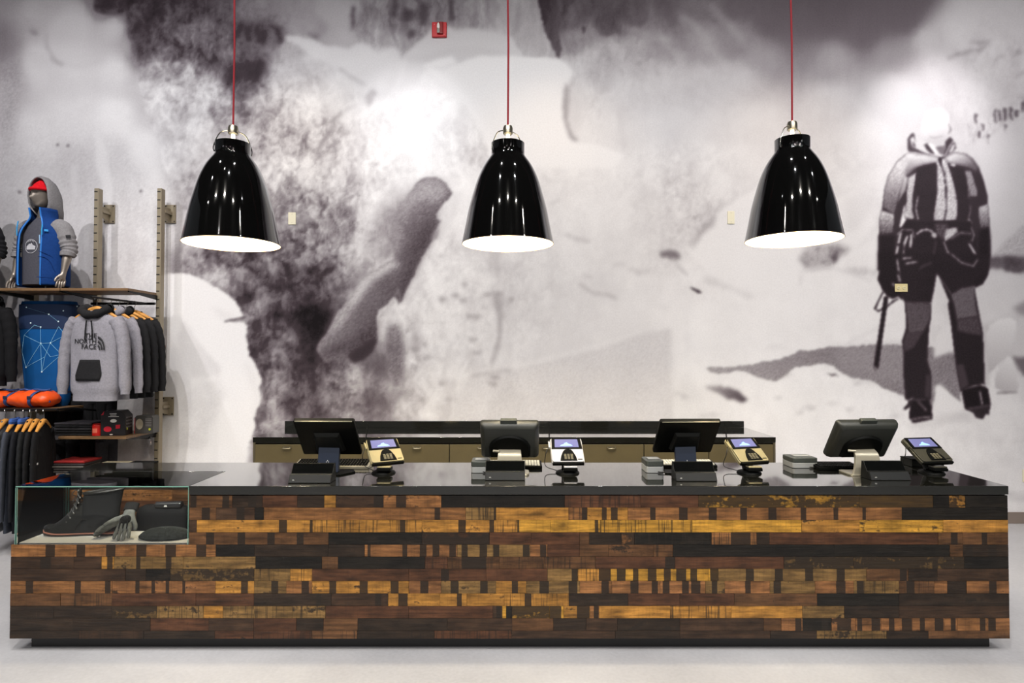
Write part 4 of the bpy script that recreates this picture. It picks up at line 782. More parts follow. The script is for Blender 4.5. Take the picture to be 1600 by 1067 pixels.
def curved_monitor(q, label):
    w_, l_ = q[5], q[6]; t = thing('till_monitor', label, 'monitor', (q[0], q[1], ZT), 0)
    fm = Matrix.Translation((-q[0], -q[1], -ZT)) @ frame(q)
    def part(mb, nm, m, **k): o = mb.build(nm, m, t, **k); o.matrix_local = fm; return o
    rg = []
    for z, f, s in ((-.055, 0, 0), (-.045, -.003, 0), (-.02, 0, .0), (.0, .010, 0), (.012, .026, 0)):
        rg.append([(x, y, z) for x, y in rrect(w_/2-f, l_/2-f, .018, 4)])
    part(MB().loft(rg), 'housing', mat('charcoal_plastic', (36, 38, 34), .42), bevel=.002)
    part(rslab(w_-.03, l_-.03, .008, -.0575, -.0552), 'screen', BG)
    arch = [(-.135, -l_/2+.03)]+[(.135*math.cos(R(180-a)), -.03+.095*math.sin(R(a))) for a in range(0, 181, 15)]+[(.135, -l_/2+.03)]
    arch2 = [(x*.9, y*.92-.004) for x, y in arch]
    part(MB().loft([[(x, y, .0125) for x, y in arch], [(x, y, .03) for x, y in arch2]]), 'back_bulge', BP, bevel=.003)
    part(rslab(.105, .03, .006, -.04, -.012), 'card_swipe', GP).matrix_local = fm @ Matrix.Translation((-.005, l_/2+.008, 0))
    hb = Vector(fm @ Vector((0, -.055, .03)))
    path = [(hb.y+.005, hb.z+.02), (hb.y-.045, hb.z-.005), (hb.y-.06, hb.z-.05), (hb.y-.07, .05), (hb.y-.075, .014), (hb.y-.08, .0012)]
    pts = [(v.x, v.y) for v in spline([(a, b, 0) for a, b in path], 5)]
    n = len(pts); rings = []
    for i, (a, b) in enumerate(pts):
        u = i/(n-1); hw = .072+.045*u**2; th = .02
        rings.append([(-hw, a, b), (hw, a, b), (hw*1.0, a+th, b), (-hw*1.0, a+th, b)])
    MB().loft(rings).build('stand_arm', SV, t, bevel=.003)
    MB().prism(rrect(.125, .075, .03), 'z', .001, .012).build('stand_foot', SV, t, bevel=.002).location = (0, hb.y+.005, 0)
    MB().tube([(-.105, hb.y-.02, hb.z+.008), (-.065, hb.y-.04, hb.z+.008)], .008).build('hinge_pin', SV, t)
    return t
MQS = dict(a=[-1.211, 3.947, 1.198, -.017, -.686, .388, .315], c=[1.108, 3.949, 1.202, .024, -.72, .388, .301], b=[-.036, 3.951, 1.172, -.02, -.526, .376, .275], d=[2.25, 3.946, 1.174, .06, -.587, .40, .285])
flat_monitor(MQS['a'], 'flat black till monitor seen from behind, nearest the glass case')
curved_monitor(MQS['b'], 'upright rounded black till monitor on a silver arm in mid counter')
flat_monitor(MQS['c'], 'flat black till monitor on a dark neck in front of a pale keyboard')
curved_monitor(MQS['d'], 'tilted rounded black till monitor on a silver arm below the printed climber')
def customer_display(x0, x1, yb, label):
    D = (EYE-ZT)*3.65/((EYE-Zy(yb, 3.65)) or 1); t = thing('customer_display', label, 'display', (X((x0+x1)/2, D), D, ZT)); hw = (X(x1, D)-X(x0, D))/2
    MB().prism([(.002, .001), (.03, .048), (.052, .048), (.092, .104), (.112, .104), (.125, .001)], 'x', -hw, hw).build('wedge_body', BPM, t, bevel=.002)
    def slab(p, q, nm, m, off=.0012, mg=.003):
        dy, dz = q[0]-p[0], q[1]-p[1]; L = math.hypot(dy, dz); ny, nz = -dz/L, dy/L
        a = [(-hw+mg, p[0]+ny*.0002, p[1]+nz*.0002), (hw-mg, p[0]+ny*.0002, p[1]+nz*.0002), (hw-mg, q[0]+ny*.0002, q[1]+nz*.0002), (-hw+mg, q[0]+ny*.0002, q[1]+nz*.0002)]
        return MB().hexa(a, [(v[0], v[1]+ny*off, v[2]+nz*off) for v in a]).build(nm, m, t, smooth=False)
    slab((.003, .004), (.029, .0465), 'slate_panel', SL); slab((.054, .051), (.091, .1025), 'screen', BG)
    b = MB(); b.lathe([(0, .001), (.006, .001), (.007, 0)], 12).build('badge', WH, t).matrix_local = Matrix.Translation((-hw+.03, .0085, .0165)) @ Matrix.Rotation(R(30), 4, 'X') @ Matrix.Rotation(R(90), 4, 'X')
    return t
customer_display(451, 517, 755.5, 'dark wedge shaped customer display before the till nearest the glass case')
customer_display(758, 820.5, 751, 'dark wedge shaped customer display before the mid counter silver arm monitor')
customer_display(1056, 1120, 752.5, 'dark wedge shaped customer display before the pale keyboard')
customer_display(1360, 1422, 751, 'dark wedge shaped customer display on the counter below the printed climber')
SCR = None
def screen_mat():
    m = mat('terminal_screen', (96, 98, 140), .2, emit=.55); return m
ICON = mat('terminal_icon', (130, 170, 245), .3, emit=1.0)
def terminal(q, body, label, pen=True, base_px=None):
    t = thing('card_terminal', label, 'card terminal', (q[0], q[1]-.03, ZT)); w_, l_ = q[5]+.0, q[6]+.01
    fm = Matrix.Translation((-q[0], -q[1]+.03, -ZT)) @ frame(q)
    def part(mb, nm, m, p=t, **k): o = mb.build(nm, m, p, **k); o.matrix_local = fm; return o
    part(rslab(w_, l_, .018, -.034, -.010), 'body', body, bevel=.005)
    part(rslab(w_-.008, l_-.008, .016, -.0098, -.0), 'face_plate', body, bevel=.002)
    bz = part(MB().prism([(-w_/2+.006, .004), (w_/2-.006, .004), (w_/2-.012, l_/2-.006), (-w_/2+.012, l_/2-.006)], 'z', .0001, .003), 'bezel', BP)
    for nm, mb, m in (('screen', MB().prism([(-w_/2+.028, .018), (w_/2-.028, .018), (w_/2-.032, l_/2-.018), (-w_/2+.032, l_/2-.018)], 'z', .0031, .004), screen_mat()),
                      ('screen_icon', MB().prism([(-.045, .03), (.04, .03), (.03, .042), (.012, .05), (.004, .062), (-.012, .056), (-.02, .044), (-.034, .04)], 'z', .0041, .0046), ICON)):
        part(mb, nm, m, t)
    kp = part(MB().prism([(-.052, -l_/2+.01), (.058, -l_/2+.01), (.05, -l_/2+.05), (.036, -.022), (.026, -.004), (.005, .0), (-.016, -.004), (-.03, -.022), (-.044, -l_/2+.05)], 'z', .0001, .007), 'keypad_well', BP, bevel=.002)
    kb = MB()
    for r_ in range(4):
        for c_ in range(3): kb.box(-.025+c_*.021, -.010+c_*.021, -l_/2+.018+r_*.012, -l_/2+.026+r_*.012, .0071, .0095)
    part(kb, 'keys', mat('dull_keys', (112, 106, 84), .45))
    part(MB().box(w_/2-.045, w_/2-.016, -l_/2+.02, -l_/2+.026, .0001, .0015), 'card_mark', BP)
    part(MB().box(-w_/2+.006, w_/2-.006, -l_/2-.006, -l_/2+.006, -.028, -.006), 'card_slot', BP, bevel=.002)
    foot = Vector(fm @ Vector((0, -.02, -.034)))
    MB().tube([(foot.x, foot.y, foot.z), (foot.x, foot.y+.0, foot.z*.55), (foot.x*.6, -.0, .02)], [.045, .036, .04], 12).build('stand_neck', BPM, t)
    MB().lathe([(0, .022), (.05, .02), (.072, .012), (.078, .0015), (0, .0015)], 24, (foot.x*.6, 0, 0)).build('stand_base', BP, t, angle=50)
    box('clamp_block', BP, t, foot.x*.6-.03, foot.x*.6+.06, -.075, .0, .0235, .044, .004); box('clamp_top', body, t, foot.x*.6-.028, foot.x*.6+.058, -.07, -.01, .0442, .054, .004)
    if pen:
        tp = fm @ Vector((-w_/2-.006, l_/2-.04, .0))
        MB().tube([tp, tp+Vector((.004, .03, .07)), tp+Vector((.006, .05, .125))], [.004, .0042, .0035], 8).build('stylus', BP, t)
    cp = [fm @ Vector((-w_/2, l_/2-.05, -.012)), fm @ Vector((-w_/2-.03, .0, -.04)), (foot.x-.14, .07, .035), (foot.x-.08, .03, .014), (foot.x*.6-.06, 0, .014)]
    MB().tube(spline(cp, 6), .0026, 6).build('cable', CB, t)
    ho = part(MB().box(-w_/2-.012, -w_/2-.001, l_/2-.09, l_/2-.03, -.012, .004), 'stylus_holder', body, bevel=.002)
    return t
CHM = mat('champagne_plastic', (176, 164, 124), .3, .3); WPL = mat('silver_white_plastic', (205, 203, 203), .3, .1); DKP = mat('dark_terminal_plastic', (70, 68, 58), .3, .2)  # how light falls on each terminal is put into its body colour
terminal([-.855, 4.001, 1.114, .5, .926, .221, .205], CHM, 'card terminal twisted sideways beside the till nearest the glass case')
terminal([.34, 4.001, 1.115, .041, .91, .215, .205], WPL, 'silver white card terminal facing out from mid counter')
terminal([1.522, 4.001, 1.118, .283, .897, .223, .203], CHM, 'champagne card terminal beside the monitor with the pale keyboard')
terminal([2.705, 3.999, 1.119, .173, .926, .232, .208], DKP, 'dark card terminal at the far counter end below the printed climber', pen=False)
def keyboard(x0, x1, y, D, label, m, km, h=.028):
    a, b = X(x0, D), X(x1, D); t = thing('keyboard', label, 'keyboard', ((a+b)/2, D, ZT)); hw = (b-a)/2
    MB().prism([(0, .001), (0, .02), (.14, h+.006), (.15, .001)], 'x', -hw, hw).build('case', m, t, bevel=.003)
    k = MB(); n = int(2*hw/.02)
    for r_ in range(5):
        for c_ in range(n): x = -hw+.012+c_*(2*hw-.024)/n; yy = .012+r_*.025; zz = .02+(h+.006-.02)*yy/.14; k.box(x, x+.0155, yy, yy+.019, zz, zz+.007)
    k.build('keys', km, t, smooth=False)
    return t
keyboard(459, 577, 0, 4.10, 'silver grey keyboard behind the till nearest the glass case', SV, BP, .04)
keyboard(752, 847, 0, 4.10, 'black keyboard with pale keys behind the mid counter monitor', BP, KEYW)
keyboard(1012, 1120, 0, 4.13, 'pale keyboard lying behind the flat monitor with a dark neck', BP, KEYW)
keyboard(1278, 1345, 0, 4.05, 'black keyboard beside the little grey printer at the far till', BP, BP)
def printer(x0, x1, yb, h, label):
    D = (EYE-ZT)*F_PX/(yb-VPY)*1.0; D = max(3.7, min(4.3, D)); t = thing('receipt_printer', label, 'printer', ((X(x0, D)+X(x1, D))/2, D, ZT)); hw = (X(x1, D)-X(x0, D))/2
    MB().prism(rrect(hw, .085, .02), 'z', .001, h*.52).build('base_shell', LG, t, bevel=.003).location = (0, .085, 0)
    MB().prism(rrect(hw, .085, .02), 'z', h*.53, h).build('cover', GP, t, bevel=.006).location = (0, .085, 0)
    box('paper_slot', LG, t, -hw*.6, hw*.7, .05, .11, h+.0003, h+.006, .002)
    MB().tube(spline([(hw*.3, .001, .01), (hw+.03, -.03, .006), (hw+.08, -.01, .005), (hw+.12, .05, .006)], 5), .003, 6).build('cable', CB, t)
    return t
printer(736, 765, 738.5, .075, 'small grey receipt printer tucked behind the mid counter customer display')
printer(1009, 1037, 738.5, .08, 'small two tone grey receipt printer beside the pale keyboard')
printer(1237, 1277, 731, .07, 'small grey receipt printer standing apart on the bare stretch of worktop')
t = thing('cash_box', 'low black box behind the dark terminal at the counter end', 'box', (X(1432, 4.2), 4.2, ZT))
box('body', BPM, t, -.06, .16, -.03, .1, .001, .048, .004); box('lid', BP, t, -.062, .162, -.032, .102, .0485, .056, .003)
# ------------------------------------------------------------------ clothes rack on the wall, left
UD = 6.10; SF = 5.63
TP = mat('taupe_metal', (152, 141, 120), .45, .3); TPD = mat('slot_black', (16, 15, 14), .8); WSH = mat('brown_shelf', (120, 92, 62), .5, noise=.2, nscale=6, stretch=(1, 6, 6)); WSU = mat('shelf_underside', (150, 142, 138), .6)
BMT = mat('black_metal', (28, 28, 29), .4, .6)
ux = [X(249.5, UD)-.0225-.635*i for i in range(3)]           # right edges' centre of the uprights
rk = thing('clothes_rack', 'wall mounted shop clothes rack with slotted taupe uprights and brown shelves', 'rack', (ux[1], UD, 0))
def RX(v): return v-ux[1]
for i, u in enumerate(ux):
    x = RX(u); zt = Zy(294, UD)
    up = box('upright', TP, rk, x-.0225, x+.0225, 0, .066, 0, zt, .003)
    sl = MB(); z = zt-.035
    while z > .2: sl.box(x-.021, x+.012, -.0015, -.0003, z-.005, z+.005); z -= .0838
    o = sl.build('slots', TPD, up, smooth=False)
    for zc in (Zy(327.5, UD), Zy(637, UD)):
        b = box('wall_plate', TP, up, x-.052, x+.062, WY-UD-.016, WY-UD, zc-.095, zc+.095, .003)
        for dx in (-.04, .05):
            for dz in (-.08, .08): MB().lathe([(0, .003), (.007, .002), (.008, 0)], 8).build('bolt', TPD, b).matrix_local = Matrix.Translation((x+dx, WY-UD-.0162, zc+dz)) @ Matrix.Rotation(R(90), 4, 'X')
        MB().hexa([(x+.002, .064, zc-.06), (x+.012, .064, zc-.06), (x+.012, WY-UD-.016, zc-.085), (x+.002, WY-UD-.016, zc-.085)], [(x+.002, .064, zc+.05), (x+.012, .064, zc+.05), (x+.012, WY-UD-.016, zc+.05), (x+.002, WY-UD-.016, zc+.05)]).build('gusset', TP, up)
        box('standoff_arm', TP, up, x-.018, x+.03, .064, WY-UD-.016, zc-.015, zc+.015, .002)
ZS1, ZS2, ZS3, ZS4, ZSM = Zy(450, SF)+.0, Zy(682, SF), Zy(741, SF), Zy(799, SF), Zy(638, SF)
def shelf(x0, x1, z, nm='shelf', front=SF, arm=True):
    s = box(nm, WSH, rk, RX(x0)+.004, RX(x1)-.004, front-UD, -.02, z-.024, z, .002)
    if arm:
        for xx in (RX(x0)+.012, RX(x1)-.012):
            MB().prism([(-.001, z-.07), (-.001, z-.0245), (front-UD+.02, z-.0245), (front-UD+.02, z-.034)], 'x', xx-.006, xx+.006).build('shelf_bracket', BMT, s)
    return s
xb0, xb1 = ux[1], ux[0]
shelf(xb0, xb1, ZS1); shelf(ux[2], xb0, ZS1); shelf(ux[2]-.635, ux[2], ZS1)
for z in (ZS2, ZS3, ZS4): shelf(xb0, xb1, z)
for z in (ZSM,): shelf(ux[2], xb0, z); shelf(ux[2]-.635, ux[2], z)
def rail(pts, nm='hang_rail', r=.013): return MB().tube([(RX(p[0]), p[1]-UD, p[2]) for p in pts], r, 10).build(nm, BMT, rk)
ZR = Zy(474, 6.02)
rail([(xb0, 6.05, ZR), (xb1, 6.05, ZR)]); fxx = X(151, 5.42); rail([(fxx+.06, 6.05, ZR), (fxx, 5.34, ZR)], 'faceout_arm', .010)
ZR2 = Zy(640, 5.45)
rail([(ux[2]-.7, 5.45, ZR2), (X(92, 5.45), 5.45, ZR2)])
for xx in (ux[2], X(88, 5.45)): rail([(xx, 5.45, ZR2), (xx, 5.66, ZR2-.006), (xx, 5.98, ZSM-.05)], 'rail_bracket', .009)
rail([(xb0, 6.0, ZS2-.06), (xb1, 6.0, ZS2-.06)])
ZR3 = ZS2+.36; rail([(xb0-.3, 6.04, ZR3), (xb1, 6.04, ZR3)])  # upper rail added to carry the trousers that darken the gap
# ------------------------------------------------------------------ clothes
def fabric(name, col, n=.12): return mat(name, col, .9, 0, noise=n, nscale=70, bump=.35, bscale=14, spec=.15)
HG, HBK, HDK = fabric('grey_fleece', (140, 138, 146)), fabric('black_fleece', (34, 34, 36)), fabric('charcoal_fleece', (62, 62, 68))
WHG = mat('hanger_wood', (206, 146, 70), .4, noise=.15, nscale=14, stretch=(1, 6, 6)); HK = mat('hook_steel', (190, 188, 184), .25, 1)
AB = [(0, .075, .03), (-.03, .13, .045), (-.06, .185, .055), (-.10, .222, .066), (-.2, .226, .075), (-.4, .222, .08), (-.64, .222, .085), (-.70, .215, .085), (-.712, .198, .078), (-.78, .20, .078)]
def ab(z, L=.78, k=1):
    z = z*.78/L; q = AB
    for (z0, a0, b0), (z1, a1, b1) in zip(q[:-1], q[1:]):
        if z <= z0 and z >= z1: t = (z-z0)/(z1-z0); return (a0+(a1-a0)*t)*k, b0+(b1-b0)*t
    return q[-1][1]*k, q[-1][2]
def surf(x, z, L=.78, off=.004):
    a, b = ab(z, L); u = min(abs(x)/a, .98); return -b*(1-u**2.6)**(1/2.6)-off
def garment(t, m, L=.78, hood=None, sleeve=.62, seed=0, pocket=None):
    g = random.Random(seed); ph = g.uniform(0, 6)
    rings = []; n = 36
    for i in range(27):
        z = -L*i/26; a, b = ab(z, L); wob = [1+.045*math.sin(5*2*math.pi*j/n+ph+z*6)*min(1, -z*3)+.02*math.sin(9*2*math.pi*j/n+z*17) for j in range(n)]
        rings.append([(x*(.9+.1*wob[j]), y*wob[j], z) for j, (x, y, z) in enumerate(ell(0, 0, z, a, b, n, 2.6))])
    bd = MB().loft(rings).build('body', m, t, angle=60)
    for s in (-1, 1):
        pts = spline([(s*.185, 0, -.085), (s*.235, -.005, -.16), (s*.272, -.01, -.30), (s*.288, -.018, -.45), (s*.302, -.02, -sleeve-.08)], 6)
        rr = [.064-.022*i/(len(pts)-1)+.0028*math.sin(i*1.9+ph) for i in range(len(pts))]; rr[-1] = .036; rr[-2] = .036; rr[-3] = .047
        MB().tube(pts, rr, 14).build('sleeve', m, t, angle=60)
    if hood:
        lp = [(.118*math.cos(a), .005-.062*math.sin(a)-.012, .018+.035*math.cos(2*a)*.2-.05*max(0, math.sin(a))) for a in [2*math.pi*k/28 for k in range(29)]]
        MB().tube(lp, [.036+.006*math.sin(k*1.7) for k in range(29)], 12, cap=False).build('hood', hood, t, angle=70)
        MB().sphere((0, .055, -.03), (.13, .05, .09)).build('hood_pouch', hood, t)
    else:
        MB().tube([(.072*math.cos(a), -.03*math.sin(a), .012-.022*max(0, math.sin(a))) for a in [2*math.pi*k/24 for k in range(25)]], .016, 8, cap=False).build('collar', m, t)
    if pocket:
        out = [(-.085, -.42), (.115, -.42), (.125, -.52), (.10, -.625), (-.10, -.625), (-.135, -.60), (-.13, -.56)]
        nx, nz = 14, 8; V = []; Fc = []
        for i in range(nz+1):
            z = -.435-.185*i/nz; u = i/nz; xl = -.075-.06*u if u < .75 else -.12+.02*(u-.75); xr = .105+.03*u if u < .7 else .126-.06*(u-.7)
            for j in range(nx+1): x = xl+(xr-xl)*j/nx; V.append((x, surf(x, z, L, .009), z))
        Fc = [(i*(nx+1)+j, i*(nx+1)+j+1, (i+1)*(nx+1)+j+1, (i+1)*(nx+1)+j) for i in range(nz) for j in range(nx)]
        MB().add(V, Fc).build('pouch_pocket', pocket, t, solid=.006)
        for x in (-.03, .035): MB().tube([(x*.7, surf(x*.7, -.10, L, .022), -.09), (x, surf(x, -.17, L, .016), -.18), (x*1.05, surf(x, -.3, L, .014), -.26)], .0055, 6).build('drawstring', HBK, t)
    return bd
def hanger(x, y, z, rz, label, group, back=.03):
    """hook over the rail at x, y, z"""
    h = thing('clothes_hanger', label, 'hanger', (x, y, z), rz, group)
    pts = [(-.02, 0, .0), (-.014, 0, .014), (.0, 0, .021), (.014, 0, .014), (.017, 0, -.004), (.004, 0, -.03), (0, 0, -.09)]
    MB().tube(spline(pts, 4), .0028, 6).build('hook', HK, h)
    pr = [(-.2, -.165), (-.1, -.118), (0, -.085), (.1, -.118), (.2, -.165)]
    sp = spline([(a, 0, b) for a, b in pr], 4)
    MB().tube(sp, [.009+.014*math.sin(math.pi*i/(len(sp)-1)) for i in range(len(sp))], 10).build('shoulder_bar', WHG, h)
    return h
INK = mat('black_print', (36, 36, 40), .7)
gx, gz = X(150, 5.42), ZR-.011
glabel = ['light grey hooded sweatshirt with black hood and black pouch pocket, foremost on the arm', 'plain grey hooded sweatshirt hanging right behind the foremost one', 'black hooded sweatshirt hanging just behind the plain grey one',
          'black sweatshirt, second from the back on the upper arm', 'black sweatshirt nearest the wall on the upper arm']
for i in range(5):
    y = 5.42+(.06+.10*i if i else 0); x = gx+.012*i
    hanger(x, y, gz, R(-6), ['wooden hanger showing at the neck of the foremost grey sweatshirt', 'wooden hanger holding the plain grey sweatshirt', 'wooden hanger holding the foremost black sweatshirt', 'wooden hanger second from the wall on the upper arm', 'wooden hanger nearest the wall on the upper arm'][i], 'hangers on the upper arm')
    t = thing('hooded_sweatshirt' if i < 3 else 'sweatshirt', glabel[i], 'sweatshirt', (x, y, gz-.105), R(-6), 'sweatshirts on the upper arm')
    t.scale = (1, 1 if i == 0 else .55, 1)
    garment(t, HG if i < 2 else HBK, .8, HBK if i == 0 else (HG if i == 1 else (HBK if i == 2 else None)), .66, i, HBK if i == 0 else None)
    if i == 0:
        zz = -.245
        f = lambda a, b, c: (a+.0, surf(a, zz+b, .8, .0075)-c, zz+b)
        text_mesh('THE\nNORTH\nFACE', .062, .0012, 'RIGHT', .78, lambda a, b, c: f(a+.075, b, c)).build('lettering', INK, t, smooth=False)
        q = MB()
        for k in range(3):
            r0, r1 = .022+k*.03, .04+k*.03
            V = []; n = 8
            for j in range(n+1):
                a = R(90*j/n); V += [f(.085+r0*math.sin(a)*.62, -.105+r0*math.cos(a)*1.2+.0, .001), f(.085+r1*math.sin(a)*.62, -.105+r1*math.cos(a)*1.2, .001)]
            q.add(V, [(2*j, 2*j+1, 2*j+3, 2*j+2) for j in range(n)])
        q.build('emblem', INK, t, solid=.001)
        text_mesh('N', .02, .001).build('hanger_mark', mat('orange_print', (214, 100, 40), .5), None) if False else None
# coats on the rail below the orange bag
cols = [('black', (26, 26, 28)), ('black', (29, 29, 31)), ('black', (33, 34, 36)), ('navy', (30, 31, 36)), ('blue grey', (64, 68, 78)), ('grey', (112, 114, 120)), ('charcoal', (44, 44, 50))]
cl = ['black fleece jacket at the open end of the lower rail', 'black fleece jacket second from the open rail end', 'black fleece jacket third from the open rail end', 'black jacket with blue collar lining, fourth from the open rail end', 'slate grey jacket with blue collar lining beside the light grey jacket', 'grey jacket next to the picture edge on the lower rail', 'charcoal jacket cut off by the left picture edge']
for i, px in enumerate((69.6, 58.7, 49, 38.5, 25, 10, -3)):
    x = X(px, 5.45); hz = ZR2-.016
    hanger(x, 5.45, hz, R(113), ['wooden hanger at the open end of the lower rail', 'second wooden hanger from the open rail end', 'third wooden hanger from the open rail end', 'fourth wooden hanger from the open rail end', 'fifth wooden hanger from the open rail end', 'sixth wooden hanger from the open rail end', 'wooden hanger cut off by the left picture edge'][i], 'hangers on the lower rail')
    t = thing('jacket', cl[i], 'jacket', (x, 5.45, hz-.105), R(113), 'jackets on the lower rail')
    t.scale = (1, .38, 1)
    garment(t, fabric('jacket_cloth_%d' % i, cols[i][1]), .93, None, .72, 20+i)
    if i in (4, 3):
        MB().tube([(.09*math.cos(a), -.05*math.sin(a), .018) for a in [2*math.pi*k/20 for k in range(21)]], .03, 8, cap=False).build('collar_lining', fabric('blue_collar', (60, 92, 160)), t)
    if i < 4:
        q = MB(); q.box(-.262, -.232, -.075, -.07, -.33, -.315); q.build('chest_mark', WH, t)
t = thing('jacket', 'black jacket hanging behind the picture edge beside the blue printed bag', 'jacket', (X(-22, 5.7), 5.7, ZR-.02), R(-8))
garment(t, fabric('black_shell', (24, 24, 26)), .78, HBK, .66, 40)
q = MB(); 
for k in range(5): q.box(.10+.012*math.sin(k*2.1), .16+.01*math.cos(k*3), -.0, .002, -.10-.02*k, -.088-.02*k)
q.M = Matrix(); o = q.build('chest_print', mat('grey_print', (150, 150, 150), .7), t); o.location = (0, -.088, -.02)
for i, px in enumerate((94, 114, 136, 160)):  # trousers added to make the space under the shelf dark
    y = 5.92+.0*i; x = X(px, y)
    t = thing('trousers', ['black trousers under the shelf with the red tin, leftmost of four', 'black trousers under the shelf with the red tin, second from the left', 'black trousers under the shelf with the red tin, third from the left', 'dark grey trousers under the shelf with the red tin, rightmost of four'][i], 'trousers', (x, 6.0, ZS2-.075), R(60), 'trousers on the short rail')
    m = HBK if i < 3 else HDK
    for s in (-1, 1): MB().loft([ell(s*.05, .01*s, -z, .058-.02*z, .03, 16, 2.4) for z in (.02, .08, .16, .24)]).build('leg', m, t)
    MB().loft([ell(0, 0, -z, .10, .034, 18, 2.6) for z in (0.0, .012, .02, .05)]).build('waistband', m, t)
for i in range(5):  # second row of trousers, added as a dark background below the sweatshirts
    x = X(88+20*i, 6.0)
    t = thing('trousers', 'black trousers hanging in the dark below the grey sweatshirts, %s of five' % ['leftmost', 'second from the left', 'middle one', 'second from the right', 'rightmost'][i], 'trousers', (x, 6.0, ZR3-.015), R(20), 'trousers below the sweatshirts')
    for s_ in (-1, 1): MB().loft([ell(s_*.04, 0, -z, .05-.02*z, .028, 14, 2.4) for z in (.03, .1, .2, .3)]).build('leg', HBK, t)
    MB().loft([ell(0, 0, -z, .085, .03, 16, 2.6) for z in (0.0, .012, .03, .07)]).build('waistband', HBK, t)
# ------------------------------------------------------------------ blue printed bag and orange duffel
BB = mat('blue_print_cloth', (10, 78, 138), .75, noise=.15, nscale=5, bump=.15, bscale=6, spec=.2); BBD = mat('deep_blue_cloth', (8, 34, 70), .75); LN = mat('pale_blue_print', (150, 215, 245), .6)
bD = 5.80; bcx = (X(22, bD)+X(106, bD))/2; bz0 = ZSM+.001; bz1 = Zy(470, bD)
t = thing('printed_bag', 'tall blue bag printed with pale star points and lines, behind the orange bag', 'bag', (bcx, bD, bz0))
H = bz1-bz0
def bagw(u): return (.185+.085*min(1, u*1.25), .085+.012*math.sin(math.pi*u))
rg = []
for i in range(17):
    u = i/16; a, b = bagw(u); e = .92 if i in (0, 16) else 1
    rg.append(ell(0, .1, H*u, a*e, b*e, 40, 3.2))
MB().loft(rg).build('sack', BB, t, angle=60)
MB().loft([ell(0, .1, H*u, bagw(u)[0]+.0035, bagw(u)[1]+.0035, 40, 3.2) for u in (.735, .74, .85, .95, .97)], cap=False).build('top_band', BBD, t)  # shadow of the shelf above, put on the bag as deeper blue
MB().loft([ell(0, .1, H*u, bagw(u)[0]+.003, bagw(u)[1]+.003, 40, 3.2) for u in (.125, .13, .14, .145)], cap=False).build('seam', BBD, t)
ND = dict(a=(333,272),b=(338,408),c=(418,405),d=(350,645),e=(212,608),f=(192,340),g=(280,255),h=(480,268),i=(530,340),j=(505,500),k=(375,520),l=(420,520),m=(170,480),n=(475,225),o=(397,165),p=(247,238),q=(203,107),r=(510,135),s=(602,95))
def bagpt(k, off=.004):
    u, v = ND[k] if isinstance(k, str) else k
    px, py = u/5.338, 460+v/5.338; x = X(px, bD)-bcx; z = Zy(py, bD)-bz0; uu = max(0, min(1, z/H)); a, b = bagw(uu); q = min(.97, abs(x)/a)
    return (x, .1-b*(1-q**3.2)**(1/3.2)-off, z)
lb = MB()
for e in 'ab bd bf fg ga bc bl cj lj jd kd ke be me ck hc hi fm ci no oq'.split():
    p, q = ND[e[0]], ND[e[1]]
    lb.tube([bagpt((p[0]+(q[0]-p[0])*k/5, p[1]+(q[1]-p[1])*k/5)) for k in range(6)], .0014 if e not in ('no', 'oq') else .0006, 4)
lb.build('printed_lines', LN, t)
for k in 'abcnopqrsde': MB().sphere(bagpt(k, .003), (.0075, .003, .0075), 10, 6).build('printed_star', mat('star_print', (225, 245, 252), .6), t)
OR = mat('orange_tarpaulin', (238, 84, 24), .38, noise=.12, nscale=6, bump=.5, bscale=9); BLS = mat('blue_webbing', (48, 74, 130), .7)
ox0, ox1, oD = X(-60, 5.74), X(92, 5.74), 5.735
t = thing('duffel_bag', 'orange duffel bag with blue straps lying on the shelf', 'bag', ((ox0+ox1)/2, oD, ZSM+.001)); hw = (ox1-ox0)/2
def duff(u):
    k = min(1, (1-abs(2*u-1))*7)**.45; return (.125*k+.001, (.076+.010*math.sin(u*19)+.006*math.sin(u*43))*k+.001)
rg = []
for i in range(41):
    u = i/40; b, c = duff(u); x = -hw+2*hw*u
    rg.append([(x, b*math.cos(a)*(1+.05*math.sin(3*a+u*30)+.035*math.sin(7*a-u*71)), .078+c*math.sin(a)*(1+.07*math.sin(4*a+u*23)+.05*math.sin(5*a+u*97))-(.078-c*.98 if False else 0)) for a in [2*math.pi*j/24 for j in range(24)]])
rg = [[(x, y, max(.0, z)) for x, y, z in r_] for r_ in rg]
MB().loft(rg).build('bag_body', OR, t, angle=70)
for px in (17, 54):
    x = X(px, 5.66)-(ox0+ox1)/2; u = (x+hw)/(2*hw); b, c = duff(u)
    MB().loft([[(x+dx+.02*math.sin(a), (b+.007)*math.cos(a), max(.002, .078+(c+.007)*math.sin(a))) for dx in (-.014, .014)] for a in [2*math.pi*j/28 for j in range(29)]], cap=False, close=False).build('strap', BLS, t, solid=.004)
    box('buckle', mat('dark_buckle', (40, 46, 66), .4), t, x-.018, x+.018, -b-.012, -b-.004, .085, .115, .003)
for k, (xa, xb) in enumerate(((-.2, .1), (.12, .4))):
    MB().tube([(xa+(xb-xa)*j/8+.0, -.02+.01*math.sin(j), .165+.006*math.sin(j*1.7)) for j in range(9)], .009, 8).build('handle', BLS, t)
box('end_tab', BLS, t, hw-.06, hw-.02, -.075, -.055, .05, .09, .004)
